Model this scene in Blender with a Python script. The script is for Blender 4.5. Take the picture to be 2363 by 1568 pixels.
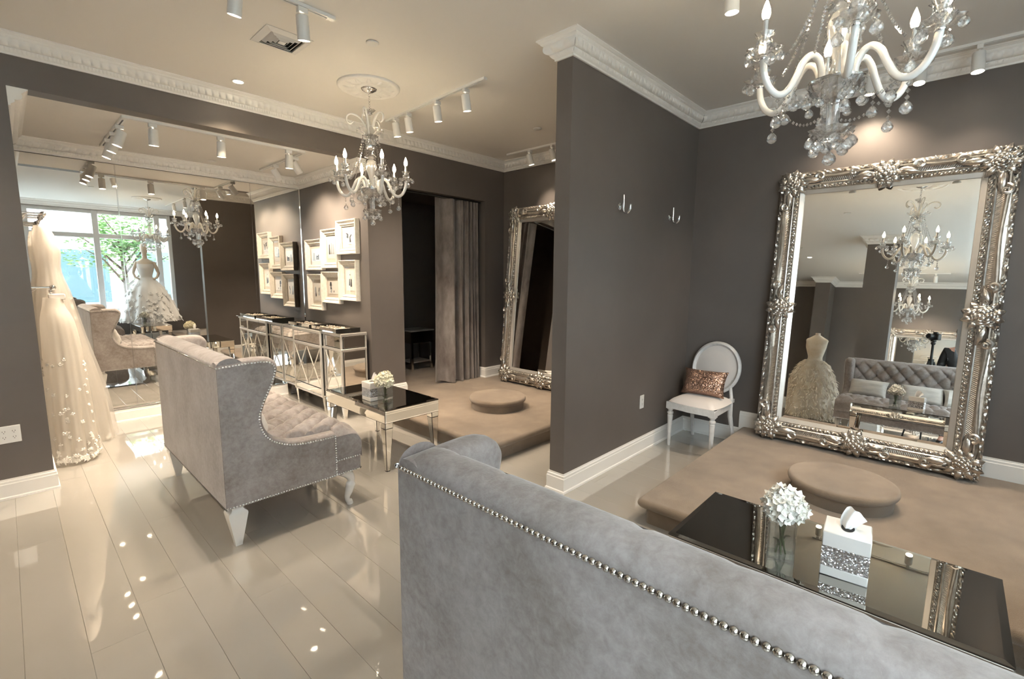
import bpy, math, random
from math import sin, cos, pi, radians, sqrt, hypot
from mathutils import Matrix, Vector

# ---------------------------------------------------------------- clear
for _o in list(bpy.data.objects):
    bpy.data.objects.remove(_o, do_unlink=True)
SC = bpy.context.scene
COL = SC.collection
random.seed(7)

# ---------------------------------------------------------------- camera
CAM_F, CAM_YAW, CAM_PITCH, CAM_ROLL, CAM_H = 1089.17, 0.7510, 0.1322, 0.0076, 1.6
cd = bpy.data.cameras.new('camera')
cd.sensor_fit = 'HORIZONTAL'
cd.sensor_width = 36.0
cd.lens = CAM_F / 2363.0 * 36.0
cd.clip_start = 0.02
cam = bpy.data.objects.new('camera', cd)
COL.objects.link(cam)
_f = Vector((cos(CAM_YAW) * cos(CAM_PITCH), sin(CAM_YAW) * cos(CAM_PITCH), -sin(CAM_PITCH)))
_r = Vector((sin(CAM_YAW), -cos(CAM_YAW), 0))
_u = _r.cross(_f)
_r2 = _r * cos(CAM_ROLL) + _u * sin(CAM_ROLL)
_u2 = -_r * sin(CAM_ROLL) + _u * cos(CAM_ROLL)
cam.matrix_world = Matrix(((_r2.x, _u2.x, -_f.x, 0), (_r2.y, _u2.y, -_f.y, 0), (_r2.z, _u2.z, -_f.z, CAM_H), (0, 0, 0, 1)))
SC.camera = cam

# ---------------------------------------------------------------- world, exposure, render quality
SKY = 7.5
wd = bpy.data.worlds.new('world')
SC.world = wd
wd.use_nodes = True
_bg = wd.node_tree.nodes['Background']
_bg.inputs[0].default_value = (0.90, 0.95, 1.0, 1)
_bg.inputs[1].default_value = SKY
vs = SC.view_settings
vs.view_transform = 'Standard'
vs.look = 'None'
vs.gamma = 1.0
vs.use_curve_mapping = False
vs.exposure = 1.0
cy = SC.cycles
cy.max_bounces = 8
cy.diffuse_bounces = 4
cy.glossy_bounces = 5
cy.transmission_bounces = 6
cy.transparent_max_bounces = 16
cy.caustics_reflective = False
cy.caustics_refractive = False
cy.sample_clamp_indirect = 5.0
cy.use_denoising = True
cy.use_adaptive_sampling = True
cy.adaptive_threshold = 0.2
cy.adaptive_min_samples = 16

# room constants (metres; x to the right wall, y to the far wall, camera above the origin)
XR, XR2 = 4.82, 4.95          # right wall, right wall of the far bay
YP, TP, XP = 2.0, 0.13, 2.713  # partition
YB = 4.80                     # far wall / header plane
YM = 6.50                     # alcove back wall
XL, XC = 0.13, 2.80           # alcove side walls
H, HA = 3.18, 2.855           # ceilings
YW, XB = -1.6, -4.6           # window wall, rear wall
XD0, XD1, HD = 3.243, 4.583, 2.62
PZ = 0.17                     # carpeted platform height

def portal(x0, x1, z0, z1):
    l = bpy.data.lights.new('window_portal', 'AREA')
    l.shape = 'RECTANGLE'
    l.size = x1 - x0
    l.size_y = z1 - z0
    l.cycles.is_portal = True
    o = bpy.data.objects.new('window_portal', l)
    COL.objects.link(o)
    o.location = ((x0 + x1) / 2, YW - 0.12, (z0 + z1) / 2)
    o.rotation_euler = (radians(90), 0, 0)
portal(-3.6, 3.0, 0.7, 3.05)

# ---------------------------------------------------------------- materials
MATS = {}
def pmat(name, col, rough=0.5, metal=0.0, col2=None, vs_=6.0, bump=0.0, bs=80.0, sheen=0.0, coat=0.0, emit=None, es=0.0, spec=0.5, detail=4.0, lo=0.35, hi=0.65, stretch=None):
    m = bpy.data.materials.new(name)
    m.use_nodes = True
    nt = m.node_tree
    p = nt.nodes['Principled BSDF']
    I = p.inputs
    I['Base Color'].default_value = (*col, 1)
    I['Roughness'].default_value = rough
    I['Metallic'].default_value = metal
    I['Specular IOR Level'].default_value = spec
    if sheen:
        I['Sheen Weight'].default_value = sheen
        I['Sheen Roughness'].default_value = 0.45
    if coat:
        I['Coat Weight'].default_value = coat
        I['Coat Roughness'].default_value = 0.03
    if emit:
        I['Emission Color'].default_value = (*emit, 1)
        I['Emission Strength'].default_value = es
    tc = None
    if col2 or bump:
        tc = nt.nodes.new('ShaderNodeTexCoord')
        src = tc.outputs['Object']
        if stretch:
            mp = nt.nodes.new('ShaderNodeMapping')
            mp.inputs['Scale'].default_value = stretch
            nt.links.new(src, mp.inputs[0])
            src = mp.outputs[0]
    if col2:
        n = nt.nodes.new('ShaderNodeTexNoise')
        n.inputs['Scale'].default_value = vs_
        n.inputs['Detail'].default_value = detail
        n.inputs['Roughness'].default_value = 0.62
        nt.links.new(src, n.inputs['Vector'])
        r = nt.nodes.new('ShaderNodeValToRGB')
        r.color_ramp.elements[0].position = lo
        r.color_ramp.elements[0].color = (*col, 1)
        r.color_ramp.elements[1].position = hi
        r.color_ramp.elements[1].color = (*col2, 1)
        nt.links.new(n.outputs['Fac'], r.inputs[0])
        nt.links.new(r.outputs[0], I['Base Color'])
    if bump:
        n2 = nt.nodes.new('ShaderNodeTexNoise')
        n2.inputs['Scale'].default_value = bs
        n2.inputs['Detail'].default_value = 3.0
        nt.links.new(src, n2.inputs['Vector'])
        b = nt.nodes.new('ShaderNodeBump')
        b.inputs['Strength'].default_value = bump
        b.inputs['Distance'].default_value = 0.01
        nt.links.new(n2.outputs['Fac'], b.inputs['Height'])
        nt.links.new(b.outputs[0], I['Normal'])
    MATS[name] = m
    return m

def mixmat(name, parts):
    """weighted sum of closures: list of (weight, kind, colour, roughness)"""
    m = bpy.data.materials.new(name)
    m.use_nodes = True
    nt = m.node_tree
    nt.nodes.remove(nt.nodes['Principled BSDF'])
    out = nt.nodes['Material Output']
    cur, tot = None, 0.0
    for w, kind, c, r in parts:
        s = nt.nodes.new('ShaderNodeBsdf' + kind)
        s.inputs['Color'].default_value = (*c, 1)
        if 'Roughness' in s.inputs:
            s.inputs['Roughness'].default_value = r
        if kind == 'Glass':
            s.inputs['IOR'].default_value = 1.5
        if cur is None:
            cur, tot = s, w
        else:
            mx = nt.nodes.new('ShaderNodeMixShader')
            tot += w
            mx.inputs[0].default_value = w / tot
            nt.links.new(cur.outputs[0], mx.inputs[1])
            nt.links.new(s.outputs[0], mx.inputs[2])
            cur = mx
    nt.links.new(cur.outputs[0], out.inputs[0])
    MATS[name] = m
    return m

pmat('wall_paint', (0.132, 0.116, 0.107), 0.5, col2=(0.146, 0.129, 0.119), vs_=1.6, bump=0.03, bs=180)
pmat('ceiling_paint', (0.83, 0.815, 0.785), 0.7)
pmat('white_paint', (0.86, 0.85, 0.83), 0.35)
pmat('plaster', (0.88, 0.87, 0.85), 0.45)
pmat('tile', (0.415, 0.393, 0.362), 0.03, col2=(0.445, 0.423, 0.392), vs_=0.8, coat=1.0)
MATS['tile'].node_tree.nodes['Principled BSDF'].inputs['IOR'].default_value = 1.85
pmat('grout', (0.43, 0.407, 0.37), 0.3)
pmat('carpet', (0.198, 0.150, 0.110), 0.95, col2=(0.312, 0.243, 0.180), vs_=3.2, bump=0.6, bs=420, sheen=0.4, detail=10, lo=0.34, hi=0.68)
def velvet(name, dark, light, big, fine, stretch=(1, 1, 1)):
    m = pmat(name, dark, 0.72, sheen=0.6, bump=0.12, bs=120)
    nt = m.node_tree
    p = nt.nodes['Principled BSDF']
    p.inputs['Sheen Roughness'].default_value = 0.35
    tc = nt.nodes.new('ShaderNodeTexCoord')
    mp = nt.nodes.new('ShaderNodeMapping')
    mp.inputs['Scale'].default_value = stretch
    nt.links.new(tc.outputs['Object'], mp.inputs[0])
    a = nt.nodes.new('ShaderNodeTexNoise')
    a.inputs['Scale'].default_value = big
    a.inputs['Detail'].default_value = 3.0
    a.inputs['Distortion'].default_value = 0.3
    b = nt.nodes.new('ShaderNodeTexNoise')
    b.inputs['Scale'].default_value = fine
    b.inputs['Detail'].default_value = 8.0
    b.inputs['Roughness'].default_value = 0.7
    b.inputs['Distortion'].default_value = 0.35
    for n in (a, b):
        nt.links.new(mp.outputs[0], n.inputs['Vector'])
    mx = nt.nodes.new('ShaderNodeMix')
    mx.inputs[0].default_value = 0.50
    nt.links.new(a.outputs['Fac'], mx.inputs[2])
    nt.links.new(b.outputs['Fac'], mx.inputs[3])
    r = nt.nodes.new('ShaderNodeValToRGB')
    r.color_ramp.elements[0].position = 0.36
    r.color_ramp.elements[0].color = (*dark, 1)
    r.color_ramp.elements[1].position = 0.62
    r.color_ramp.elements[1].color = (*light, 1)
    nt.links.new(mx.outputs[0], r.inputs[0])
    nt.links.new(r.outputs[0], p.inputs['Base Color'])
velvet('velvet', (0.245, 0.212, 0.200), (0.430, 0.400, 0.398), 3.6, 34.0)
velvet('velvet_curtain', (0.135, 0.112, 0.103), (0.27, 0.245, 0.235), 5.0, 14.0, (1, 1, 0.4))
pmat('pillow_white', (0.62, 0.60, 0.58), 0.55, col2=(0.74, 0.72, 0.69), vs_=9, sheen=0.4, stretch=(1, 1, 4))
pmat('mirror', (0.93, 0.925, 0.90), 0.005, 1.0)
pmat('mirror_panel', (0.94, 0.925, 0.88), 0.012, 1.0)
pmat('mirror_dark', (0.50, 0.48, 0.44), 0.01, 1.0)
pmat('black_edge', (0.012, 0.011, 0.010), 0.35)
pmat('chrome', (0.82, 0.82, 0.82), 0.07, 1.0)
pmat('nickel', (0.60, 0.56, 0.51), 0.16, 1.0)
pmat('silver_leaf', (0.50, 0.465, 0.425), 0.28, 0.94, col2=(0.70, 0.665, 0.62), vs_=18, detail=6)
pmat('silver_pale', (0.70, 0.675, 0.64), 0.36, 0.7)
pmat('silver_woven', (0.42, 0.375, 0.325), 0.42, 0.85, col2=(0.56, 0.51, 0.455), vs_=60)
pmat('white_lacquer', (0.82, 0.81, 0.79), 0.16, coat=0.4)
pmat('opal', (0.86, 0.85, 0.83), 0.12, coat=0.6)
pmat('white_plastic', (0.80, 0.80, 0.79), 0.3)
pmat('chair_fabric', (0.74, 0.69, 0.66), 0.7, sheen=0.3)
pmat('chair_paint', (0.73, 0.725, 0.72), 0.3, col2=(0.64, 0.635, 0.63), vs_=25)
pmat('frame_white', (0.80, 0.76, 0.69), 0.4, col2=(0.70, 0.655, 0.58), vs_=30)
pmat('mat_board', (0.66, 0.585, 0.49), 0.8)
pmat('print_paper', (0.74, 0.70, 0.64), 0.6)
pmat('print_ink', (0.035, 0.035, 0.04), 0.6)
pmat('print_grey', (0.36, 0.38, 0.40), 0.6)
pmat('tissue', (0.86, 0.86, 0.86), 0.8)
pmat('petal', (0.90, 0.89, 0.82), 0.6, col2=(0.93, 0.93, 0.90), vs_=20)
pmat('petal_cream', (0.82, 0.78, 0.60), 0.6, col2=(0.86, 0.83, 0.70), vs_=20)
pmat('stem', (0.07, 0.12, 0.04), 0.5)
pmat('leaf_dark', (0.03, 0.06, 0.025), 0.4)
pmat('gown', (0.80, 0.745, 0.65), 0.7, sheen=0.5)
pmat('gown_lace', (0.86, 0.83, 0.78), 0.75)
pmat('gown_white', (0.86, 0.86, 0.86), 0.7, sheen=0.4)
pmat('feather', (0.72, 0.63, 0.50), 0.8, col2=(0.82, 0.77, 0.68), vs_=8, sheen=0.5)
pmat('mannequin', (0.74, 0.66, 0.57), 0.5)
pmat('black_plastic', (0.014, 0.014, 0.015), 0.35)
pmat('black_cloth', (0.018, 0.018, 0.02), 0.8)
pmat('skin', (0.62, 0.36, 0.28), 0.55)
pmat('hair', (0.03, 0.02, 0.015), 0.6)
pmat('window_frame', (0.70, 0.71, 0.72), 0.4)
pmat('pavement', (0.44, 0.44, 0.43), 0.9, col2=(0.38, 0.38, 0.38), vs_=3)
pmat('asphalt', (0.10, 0.11, 0.12), 0.9)
pmat('brick_pale', (0.66, 0.58, 0.56), 0.9, col2=(0.60, 0.52, 0.50), vs_=2)
pmat('stone_white', (0.74, 0.76, 0.76), 0.8)
pmat('far_glass', (0.08, 0.13, 0.15), 0.1)
pmat('foliage', (0.10, 0.22, 0.07), 0.6, col2=(0.26, 0.40, 0.16), vs_=2.5)
pmat('bark', (0.09, 0.065, 0.05), 0.9)
pmat('bulb', (1, 0.9, 0.7), 0.3, emit=(1.0, 0.80, 0.52), es=95.0)
pmat('lens_warm', (1, 0.95, 0.9), 0.3, emit=(1.0, 0.86, 0.64), es=28.0)
MATS['lens_warm'].cycles.emission_sampling = 'NONE'
pmat('dark_hole', (0.01, 0.01, 0.01), 0.8)
pmat('jewel', (0.62, 0.56, 0.47), 0.35, 0.6, col2=(0.14, 0.11, 0.09), vs_=60, lo=0.45, hi=0.6)
pmat('tray_lining', (0.45, 0.38, 0.31), 0.9)
pmat('vent_grey', (0.42, 0.41, 0.39), 0.5)
mixmat('crystal', [(0.46, 'Glass', (1, 1, 1), 0.0), (0.37, 'Transparent', (1, 1, 1), 0), (0.17, 'Glossy', (1, 1, 1), 0.02)])
mixmat('frosted', [(0.40, 'Translucent', (0.95, 0.95, 0.95), 0), (0.25, 'Glossy', (1, 1, 1), 0.08), (0.35, 'Transparent', (1, 1, 1), 0)])
mixmat('pane_glass', [(0.92, 'Transparent', (0.93, 0.98, 0.98), 0), (0.08, 'Glossy', (1, 1, 1), 0.0)])
mixmat('vase_glass', [(0.74, 'Transparent', (0.97, 0.985, 0.98), 0), (0.14, 'Glossy', (1, 1, 1), 0.02), (0.12, 'Glass', (1, 1, 1), 0)])
mixmat('picture_glass', [(0.96, 'Transparent', (1, 1, 1), 0), (0.04, 'Glossy', (1, 1, 1), 0.0)])
mixmat('tulle', [(0.42, 'Translucent', (0.90, 0.86, 0.80), 0), (0.38, 'Diffuse', (0.88, 0.84, 0.77), 0), (0.20, 'Transparent', (1, 1, 1), 0)])
mixmat('veil', [(0.25, 'Translucent', (0.92, 0.90, 0.86), 0), (0.15, 'Diffuse', (0.92, 0.90, 0.86), 0), (0.60, 'Transparent', (1, 1, 1), 0)])

def glitter(name, c1, c2, scale, rough=0.15, metal=0.9, rnd=0.6):
    m = bpy.data.materials.new(name)
    m.use_nodes = True
    nt = m.node_tree
    p = nt.nodes['Principled BSDF']
    p.inputs['Metallic'].default_value = metal
    p.inputs['Roughness'].default_value = rough
    tc = nt.nodes.new('ShaderNodeTexCoord')
    v = nt.nodes.new('ShaderNodeTexVoronoi')
    v.inputs['Scale'].default_value = scale
    v.inputs['Randomness'].default_value = rnd
    nt.links.new(tc.outputs['Object'], v.inputs['Vector'])
    r = nt.nodes.new('ShaderNodeValToRGB')
    r.color_ramp.elements[0].color = (*c1, 1)
    r.color_ramp.elements[1].color = (*c2, 1)
    nt.links.new(v.outputs['Color'], r.inputs[0])
    nt.links.new(r.outputs[0], p.inputs['Base Color'])
    # each sequin / stone faces its own way
    g = nt.nodes.new('ShaderNodeNewGeometry')
    mx = nt.nodes.new('ShaderNodeMixRGB')
    mx.inputs[0].default_value = 0.30
    s = nt.nodes.new('ShaderNodeVectorMath')
    s.operation = 'MULTIPLY_ADD'
    s.inputs[1].default_value = (2, 2, 2)
    s.inputs[2].default_value = (-1, -1, -1)
    nt.links.new(v.outputs['Color'], s.inputs[0])
    nt.links.new(g.outputs['Normal'], mx.inputs[1])
    nt.links.new(s.outputs[0], mx.inputs[2])
    n = nt.nodes.new('ShaderNodeVectorMath')
    n.operation = 'NORMALIZE'
    nt.links.new(mx.outputs[0], n.inputs[0])
    nt.links.new(n.outputs[0], p.inputs['Normal'])
    MATS[name] = m
glitter('rhinestone', (0.42, 0.42, 0.45), (0.95, 0.95, 0.98), 260, 0.18, 0.9, 0.15)
glitter('sequin', (0.34, 0.20, 0.145), (0.62, 0.42, 0.33), 170, 0.22, 0.85)

# ---------------------------------------------------------------- mesh builder
class B:
    def __init__(s):
        s.v, s.f, s.mi, s.cur, s.M = [], [], [], 0, None
    def _add(s, vs_, fs):
        o = len(s.v)
        if s.M is not None:
            M = s.M
            vs_ = [tuple(M @ Vector(p)) for p in vs_]
        s.v.extend(vs_)
        for f in fs:
            s.f.append([i + o for i in f])
            s.mi.append(s.cur)
        return s
    def box(s, x0, x1, y0, y1, z0, z1, bev=0.0):
        if bev <= 0:
            vs_ = [(x, y, z) for x in (x0, x1) for y in (y0, y1) for z in (z0, z1)]
            return s._add(vs_, [(0, 1, 3, 2), (4, 6, 7, 5), (0, 4, 5, 1), (2, 3, 7, 6), (0, 2, 6, 4), (1, 5, 7, 3)])
        b = min(bev, (x1 - x0) / 2.01, (y1 - y0) / 2.01, (z1 - z0) / 2.01)
        X, Y, Z = (x0, x1), (y0, y1), (z0, z1)
        vs_, ix = [], {}
        for i in (0, 1):
            for j in (0, 1):
                for k in (0, 1):
                    p = (X[i], Y[j], Z[k])
                    q = (X[i] + (b if i == 0 else -b), Y[j] + (b if j == 0 else -b), Z[k] + (b if k == 0 else -b))
                    for a in range(3):
                        ix[i, j, k, a] = len(vs_)
                        w = list(q)
                        w[a] = p[a]
                        vs_.append(tuple(w))
        fs = []
        for a in range(3):
            for e in (0, 1):
                o1, o2 = (a + 1) % 3, (a + 2) % 3
                loop = []
                for (m, n) in ((0, 0), (1, 0), (1, 1), (0, 1)):
                    t = [0, 0, 0]
                    t[a], t[o1], t[o2] = e, m, n
                    loop.append(ix[t[0], t[1], t[2], a])
                fs.append(loop if e else loop[::-1])
        for a in range(3):
            o1, o2 = (a + 1) % 3, (a + 2) % 3
            for m in (0, 1):
                for n in (0, 1):
                    t0 = [0, 0, 0]; t1 = [0, 0, 0]
                    t0[o1] = t1[o1] = m
                    t0[o2] = t1[o2] = n
                    t1[a] = 1
                    q = [ix[(*t0, o1)], ix[(*t0, o2)], ix[(*t1, o2)], ix[(*t1, o1)]]
                    fs.append(q if (m + n) % 2 else q[::-1])
        for i in (0, 1):
            for j in (0, 1):
                for k in (0, 1):
                    q = [ix[i, j, k, 0], ix[i, j, k, 1], ix[i, j, k, 2]]
                    fs.append(q if (i + j + k) % 2 else q[::-1])
        return s._add(vs_, fs)
    def lathe(s, prof, n=24, c=(0, 0, 0), rib=None, cap=True, sx=1.0, sy=1.0):
        vs_, fs = [], []
        m = len(prof)
        for j, (r, z) in enumerate(prof):
            for i in range(n):
                a = 2 * pi * i / n
                rr = r * (rib(a, j) if rib else 1.0)
                vs_.append((c[0] + rr * cos(a) * sx, c[1] + rr * sin(a) * sy, c[2] + z))
        for j in range(m - 1):
            for i in range(n):
                k = (i + 1) % n
                fs.append((j * n + i, j * n + k, (j + 1) * n + k, (j + 1) * n + i))
        if cap:
            if prof[0][0] > 1e-5: fs.append(tuple(range(n))[::-1])
            if prof[-1][0] > 1e-5: fs.append(tuple((m - 1) * n + i for i in range(n)))
        return s._add(vs_, fs)
    def tube(s, pts, r, n=8, cap=True, flat=1.0, closed=False):
        P = [Vector(p) for p in pts]
        m = len(P)
        R = r if isinstance(r, (list, tuple)) else [r] * m
        T = []
        for i in range(m):
            if closed:
                t = P[(i + 1) % m] - P[i - 1]
            else:
                t = P[min(i + 1, m - 1)] - P[max(i - 1, 0)]
            T.append(t.normalized() if t.length > 1e-9 else Vector((0, 0, 1)))
        up = Vector((0, 0, 1)) if abs(T[0].z) < 0.9 else Vector((1, 0, 0))
        nrm = (up - T[0] * up.dot(T[0])).normalized()
        vs_, fs = [], []
        for i in range(m):
            if i:
                nrm = nrm - T[i] * nrm.dot(T[i])
                nrm = nrm.normalized() if nrm.length > 1e-6 else T[i].orthogonal().normalized()
            bn = T[i].cross(nrm)
            for k in range(n):
                a = 2 * pi * k / n
                q = P[i] + (nrm * cos(a) * flat + bn * sin(a)) * R[i]
                vs_.append(tuple(q))
        mm = m if closed else m - 1
        for i in range(mm):
            for k in range(n):
                l = (k + 1) % n
                i2 = (i + 1) % m
                fs.append((i * n + k, i * n + l, i2 * n + l, i2 * n + k))
        if cap and not closed:
            fs.append(tuple(range(n))[::-1])
            fs.append(tuple((m - 1) * n + k for k in range(n)))
        return s._add(vs_, fs)
    def ell(s, c, r, nu=10, nv=6, M=None):
        if not isinstance(r, (list, tuple)): r = (r, r, r)
        vs_, fs = [], []
        C = Vector(c)
        def put(p):
            q = Vector(p)
            if M is not None: q = M @ q
            vs_.append(tuple(C + q))
        put((0, 0, -r[2]))
        for j in range(1, nv):
            t = -pi / 2 + pi * j / nv
            for i in range(nu):
                a = 2 * pi * i / nu
                put((r[0] * cos(t) * cos(a), r[1] * cos(t) * sin(a), r[2] * sin(t)))
        put((0, 0, r[2]))
        top = len(vs_) - 1
        for i in range(nu):
            k = (i + 1) % nu
            fs.append((0, 1 + k, 1 + i))
            fs.append((top, 1 + (nv - 2) * nu + i, 1 + (nv - 2) * nu + k))
            for j in range(nv - 2):
                a = 1 + j * nu
                fs.append((a + i, a + k, a + nu + k, a + nu + i))
        return s._add(vs_, fs)
    def grid(s, fn, nu, nv, cu=False, cv=False, flip=False):
        vs_ = [fn(i / (nu if cu else nu - 1), j / (nv if cv else nv - 1)) for j in range(nv) for i in range(nu)]
        fs = []
        for j in range(nv if cv else nv - 1):
            for i in range(nu if cu else nu - 1):
                a, b = j * nu + i, j * nu + (i + 1) % nu
                j2 = (j + 1) % nv
                c_, d = j2 * nu + (i + 1) % nu, j2 * nu + i
                fs.append((a, d, c_, b) if flip else (a, b, c_, d))
        return s._add(vs_, fs)
    def prism(s, pts, y0, y1, ax='y'):
        """extrude a closed outline (a,b) along an axis: 'y' -> (a,y,b); 'x' -> (x,a,b); 'z' -> (a,b,z)"""
        def P(a, b, t):
            return (a, t, b) if ax == 'y' else ((t, a, b) if ax == 'x' else (a, b, t))
        n = len(pts)
        vs_ = [P(a, b, y0) for a, b in pts] + [P(a, b, y1) for a, b in pts]
        fs = [tuple(range(n)), tuple(range(2 * n - 1, n - 1, -1))]
        for i in range(n):
            k = (i + 1) % n
            fs.append((k, i, n + i, n + k))
        return s._add(vs_, fs)
    def quad(s, a, b, c_, d):
        return s._add([a, b, c_, d], [(0, 1, 2, 3)])
    def mesh(s, name, mats, smooth=40):
        me = bpy.data.meshes.new(name)
        me.from_pydata(s.v, [], s.f)
        if not isinstance(mats, (list, tuple)): mats = [mats]
        for m in mats:
            me.materials.append(MATS[m])
        if len(mats) > 1:
            me.polygons.foreach_set('material_index', s.mi)
        import bmesh
        bm = bmesh.new()
        bm.from_mesh(me)
        bmesh.ops.recalc_face_normals(bm, faces=bm.faces)
        bm.to_mesh(me)
        bm.free()
        if smooth:
            me.polygons.foreach_set('use_smooth', [True] * len(me.polygons))
            me.set_sharp_from_angle(angle=radians(smooth))
        me.update()
        return me
    def build(s, name, mats, parent=None, smooth=40):
        return inst(name, s.mesh(name, mats, smooth), parent)

def inst(name, me, parent=None, loc=None, rot=None, scale=None):
    o = bpy.data.objects.new(name, me)
    COL.objects.link(o)
    if parent: o.parent = parent
    if loc is not None: o.location = loc
    if rot is not None: o.rotation_euler = rot
    if scale is not None: o.scale = scale if isinstance(scale, (tuple, list)) else (scale,) * 3
    return o
def tag(o, label=None, cat=None, group=None, kind=None):
    if label: o['label'] = label
    if cat: o['category'] = cat
    if group: o['group'] = group
    if kind: o['kind'] = kind
    return o
def thing(name, label, cat, loc=(0, 0, 0), rz=0.0, group=None):
    o = bpy.data.objects.new(name, None)
    COL.objects.link(o)
    o.empty_display_size = 0.1
    o.location = loc
    o.rotation_euler = (0, 0, rz)
    return tag(o, label, cat, group)
def dup(o, parent=None):
    c = o.copy()
    COL.objects.link(c)
    c.parent = parent
    for ch in [k for k in bpy.data.objects if k.parent == o]:
        dup(ch, c)
    return c
def dup_thing(o, loc, rz, label, group=None):
    c = dup(o)
    c.location = loc
    c.rotation_euler = (0, 0, rz)
    c['label'] = label
    if group: c['group'] = group
    return c
def struct(name, b, mat, parent=None, smooth=40):
    o = b.build(name, mat, parent, smooth)
    if not parent: o['kind'] = 'structure'
    return o
def spline(pts, n=6, closed=False):
    """Catmull-Rom through points of any dimension"""
    out = []
    m = len(pts)
    rng = range(m if closed else m - 1)
    for i in rng:
        p0 = pts[(i - 1) % m] if (closed or i > 0) else pts[0]
        p1, p2 = pts[i], pts[(i + 1) % m]
        p3 = pts[(i + 2) % m] if (closed or i + 2 < m) else pts[-1]
        for k in range(n):
            t = k / n
            out.append(tuple(0.5 * ((2 * b) + (-a + c) * t + (2 * a - 5 * b + 4 * c - d) * t * t + (-a + 3 * b - 3 * c + d) * t ** 3) for a, b, c, d in zip(p0, p1, p2, p3)))
    if not closed: out.append(tuple(pts[-1]))
    return out
# ================================================================ THE SETTING
def sweep(b, pts, prof, step=0.0, disp=None, closed=False):
    """profile (d from the wall, z) swept along wall-line points, room on the left hand"""
    n = len(pts)
    dirs = []
    segs = n if closed else n - 1
    for i in range(segs):
        a, c = pts[i], pts[(i + 1) % n]
        L = hypot(c[0] - a[0], c[1] - a[1])
        dirs.append(((c[0] - a[0]) / L, (c[1] - a[1]) / L, L))
    off = []
    for i in range(n):
        d1 = dirs[(i - 1) % segs] if (closed or i > 0) else None
        d2 = dirs[i % segs] if (closed or i < n - 1) else None
        n1 = (-d1[1], d1[0]) if d1 else None
        n2 = (-d2[1], d2[0]) if d2 else None
        if n1 is None: off.append(n2)
        elif n2 is None: off.append(n1)
        else:
            k = 1 + n1[0] * n2[0] + n1[1] * n2[1]
            off.append(((n1[0] + n2[0]) / k, (n1[1] + n2[1]) / k))
    m = len(prof)
    for i in range(segs):
        a, c = pts[i], pts[(i + 1) % n]
        oa, oc = off[i], off[(i + 1) % n]
        L = dirs[i][2]
        k = max(1, int(L / step)) if step else 1
        rows = []
        for j in range(k + 1):
            t = j / k
            row = []
            for q, (d, z) in enumerate(prof):
                if disp:
                    dd, dz = disp(q, t * L)
                    d, z = d + dd, z + dz
                row.append((a[0] + (c[0] - a[0]) * t + d * (oa[0] + (oc[0] - oa[0]) * t), a[1] + (c[1] - a[1]) * t + d * (oa[1] + (oc[1] - oa[1]) * t), z))
            rows.append(row)
        vs_ = [p for r in rows for p in r]
        fs = [(j * m + q, j * m + q + 1, (j + 1) * m + q + 1, (j + 1) * m + q) for j in range(k) for q in range(m - 1)]
        if not closed and (i == 0 or i == segs - 1):
            # end caps reach back to the wall corner
            for end in ([0] if i == 0 else []) + ([k] if i == segs - 1 else []):
                w_ = a if end == 0 else c
                vs_.append((w_[0], w_[1], prof[-1][1]))
                f_ = tuple(end * m + q for q in range(m)) + (len(vs_) - 1,)
                fs.append(f_ if end == 0 else f_[::-1])
        b._add(vs_, fs)
    return b

# ---- floor: glossy cream plank tiles
fl = struct('floor', B().box(XB, XR2 + 0.2, YW - 0.15, YM + 0.2, -0.12, -0.004), 'grout')
TW, TL, GAP = 0.195, 2.4, 0.0009
tile_meshes = {}
def tile_mesh(w, l):
    k = (round(w, 3), round(l, 3))
    if k not in tile_meshes:
        tile_meshes[k] = B().box(0, w, 0, l, -0.02, 0, 0.0008).mesh('tile', 'tile', 0)
    return tile_meshes[k]
rest = B()
cols = [0.50 + TW * k for k in range(-27, 23)]
for x in cols:
    rnd = random.Random(int(x * 1000))
    y = YW - rnd.random() * TL
    while y < YM:
        y0, y1 = max(y, YW), min(y + TL, YM)
        if y1 - y0 > 0.05:
            hidden = x > 2.78 and (y1 < 1.32 or y0 > 2.85)
            if x > -0.45 and not hidden:
                inst('tile', tile_mesh(TW - GAP, y1 - y0 - GAP), fl, (x + GAP / 2, y0 + GAP / 2, 0))
            else:
                rest.box(x + GAP / 2, x + TW - GAP / 2, y0 + GAP / 2, y1 - GAP / 2, -0.02, 0, 0.0008)
        y += TL
tag(rest.build('tile_field', 'tile', fl, 0), kind='stuff')

# ---- ceilings
struct('ceiling', B().box(XB, XR2 + 0.2, YW - 0.15, YB + 0.02, H, H + 0.12), 'ceiling_paint')
struct('ceiling_alcove', B().box(XL - 0.15, XC + 0.02, YB + 0.15, YM + 0.15, HA, HA + 0.10), 'ceiling_paint')
struct('ceiling_fitting_room', B().box(XC, XR2 + 0.15, YB + 0.15, 6.55, 2.75, 2.85), 'wall_paint')

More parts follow.
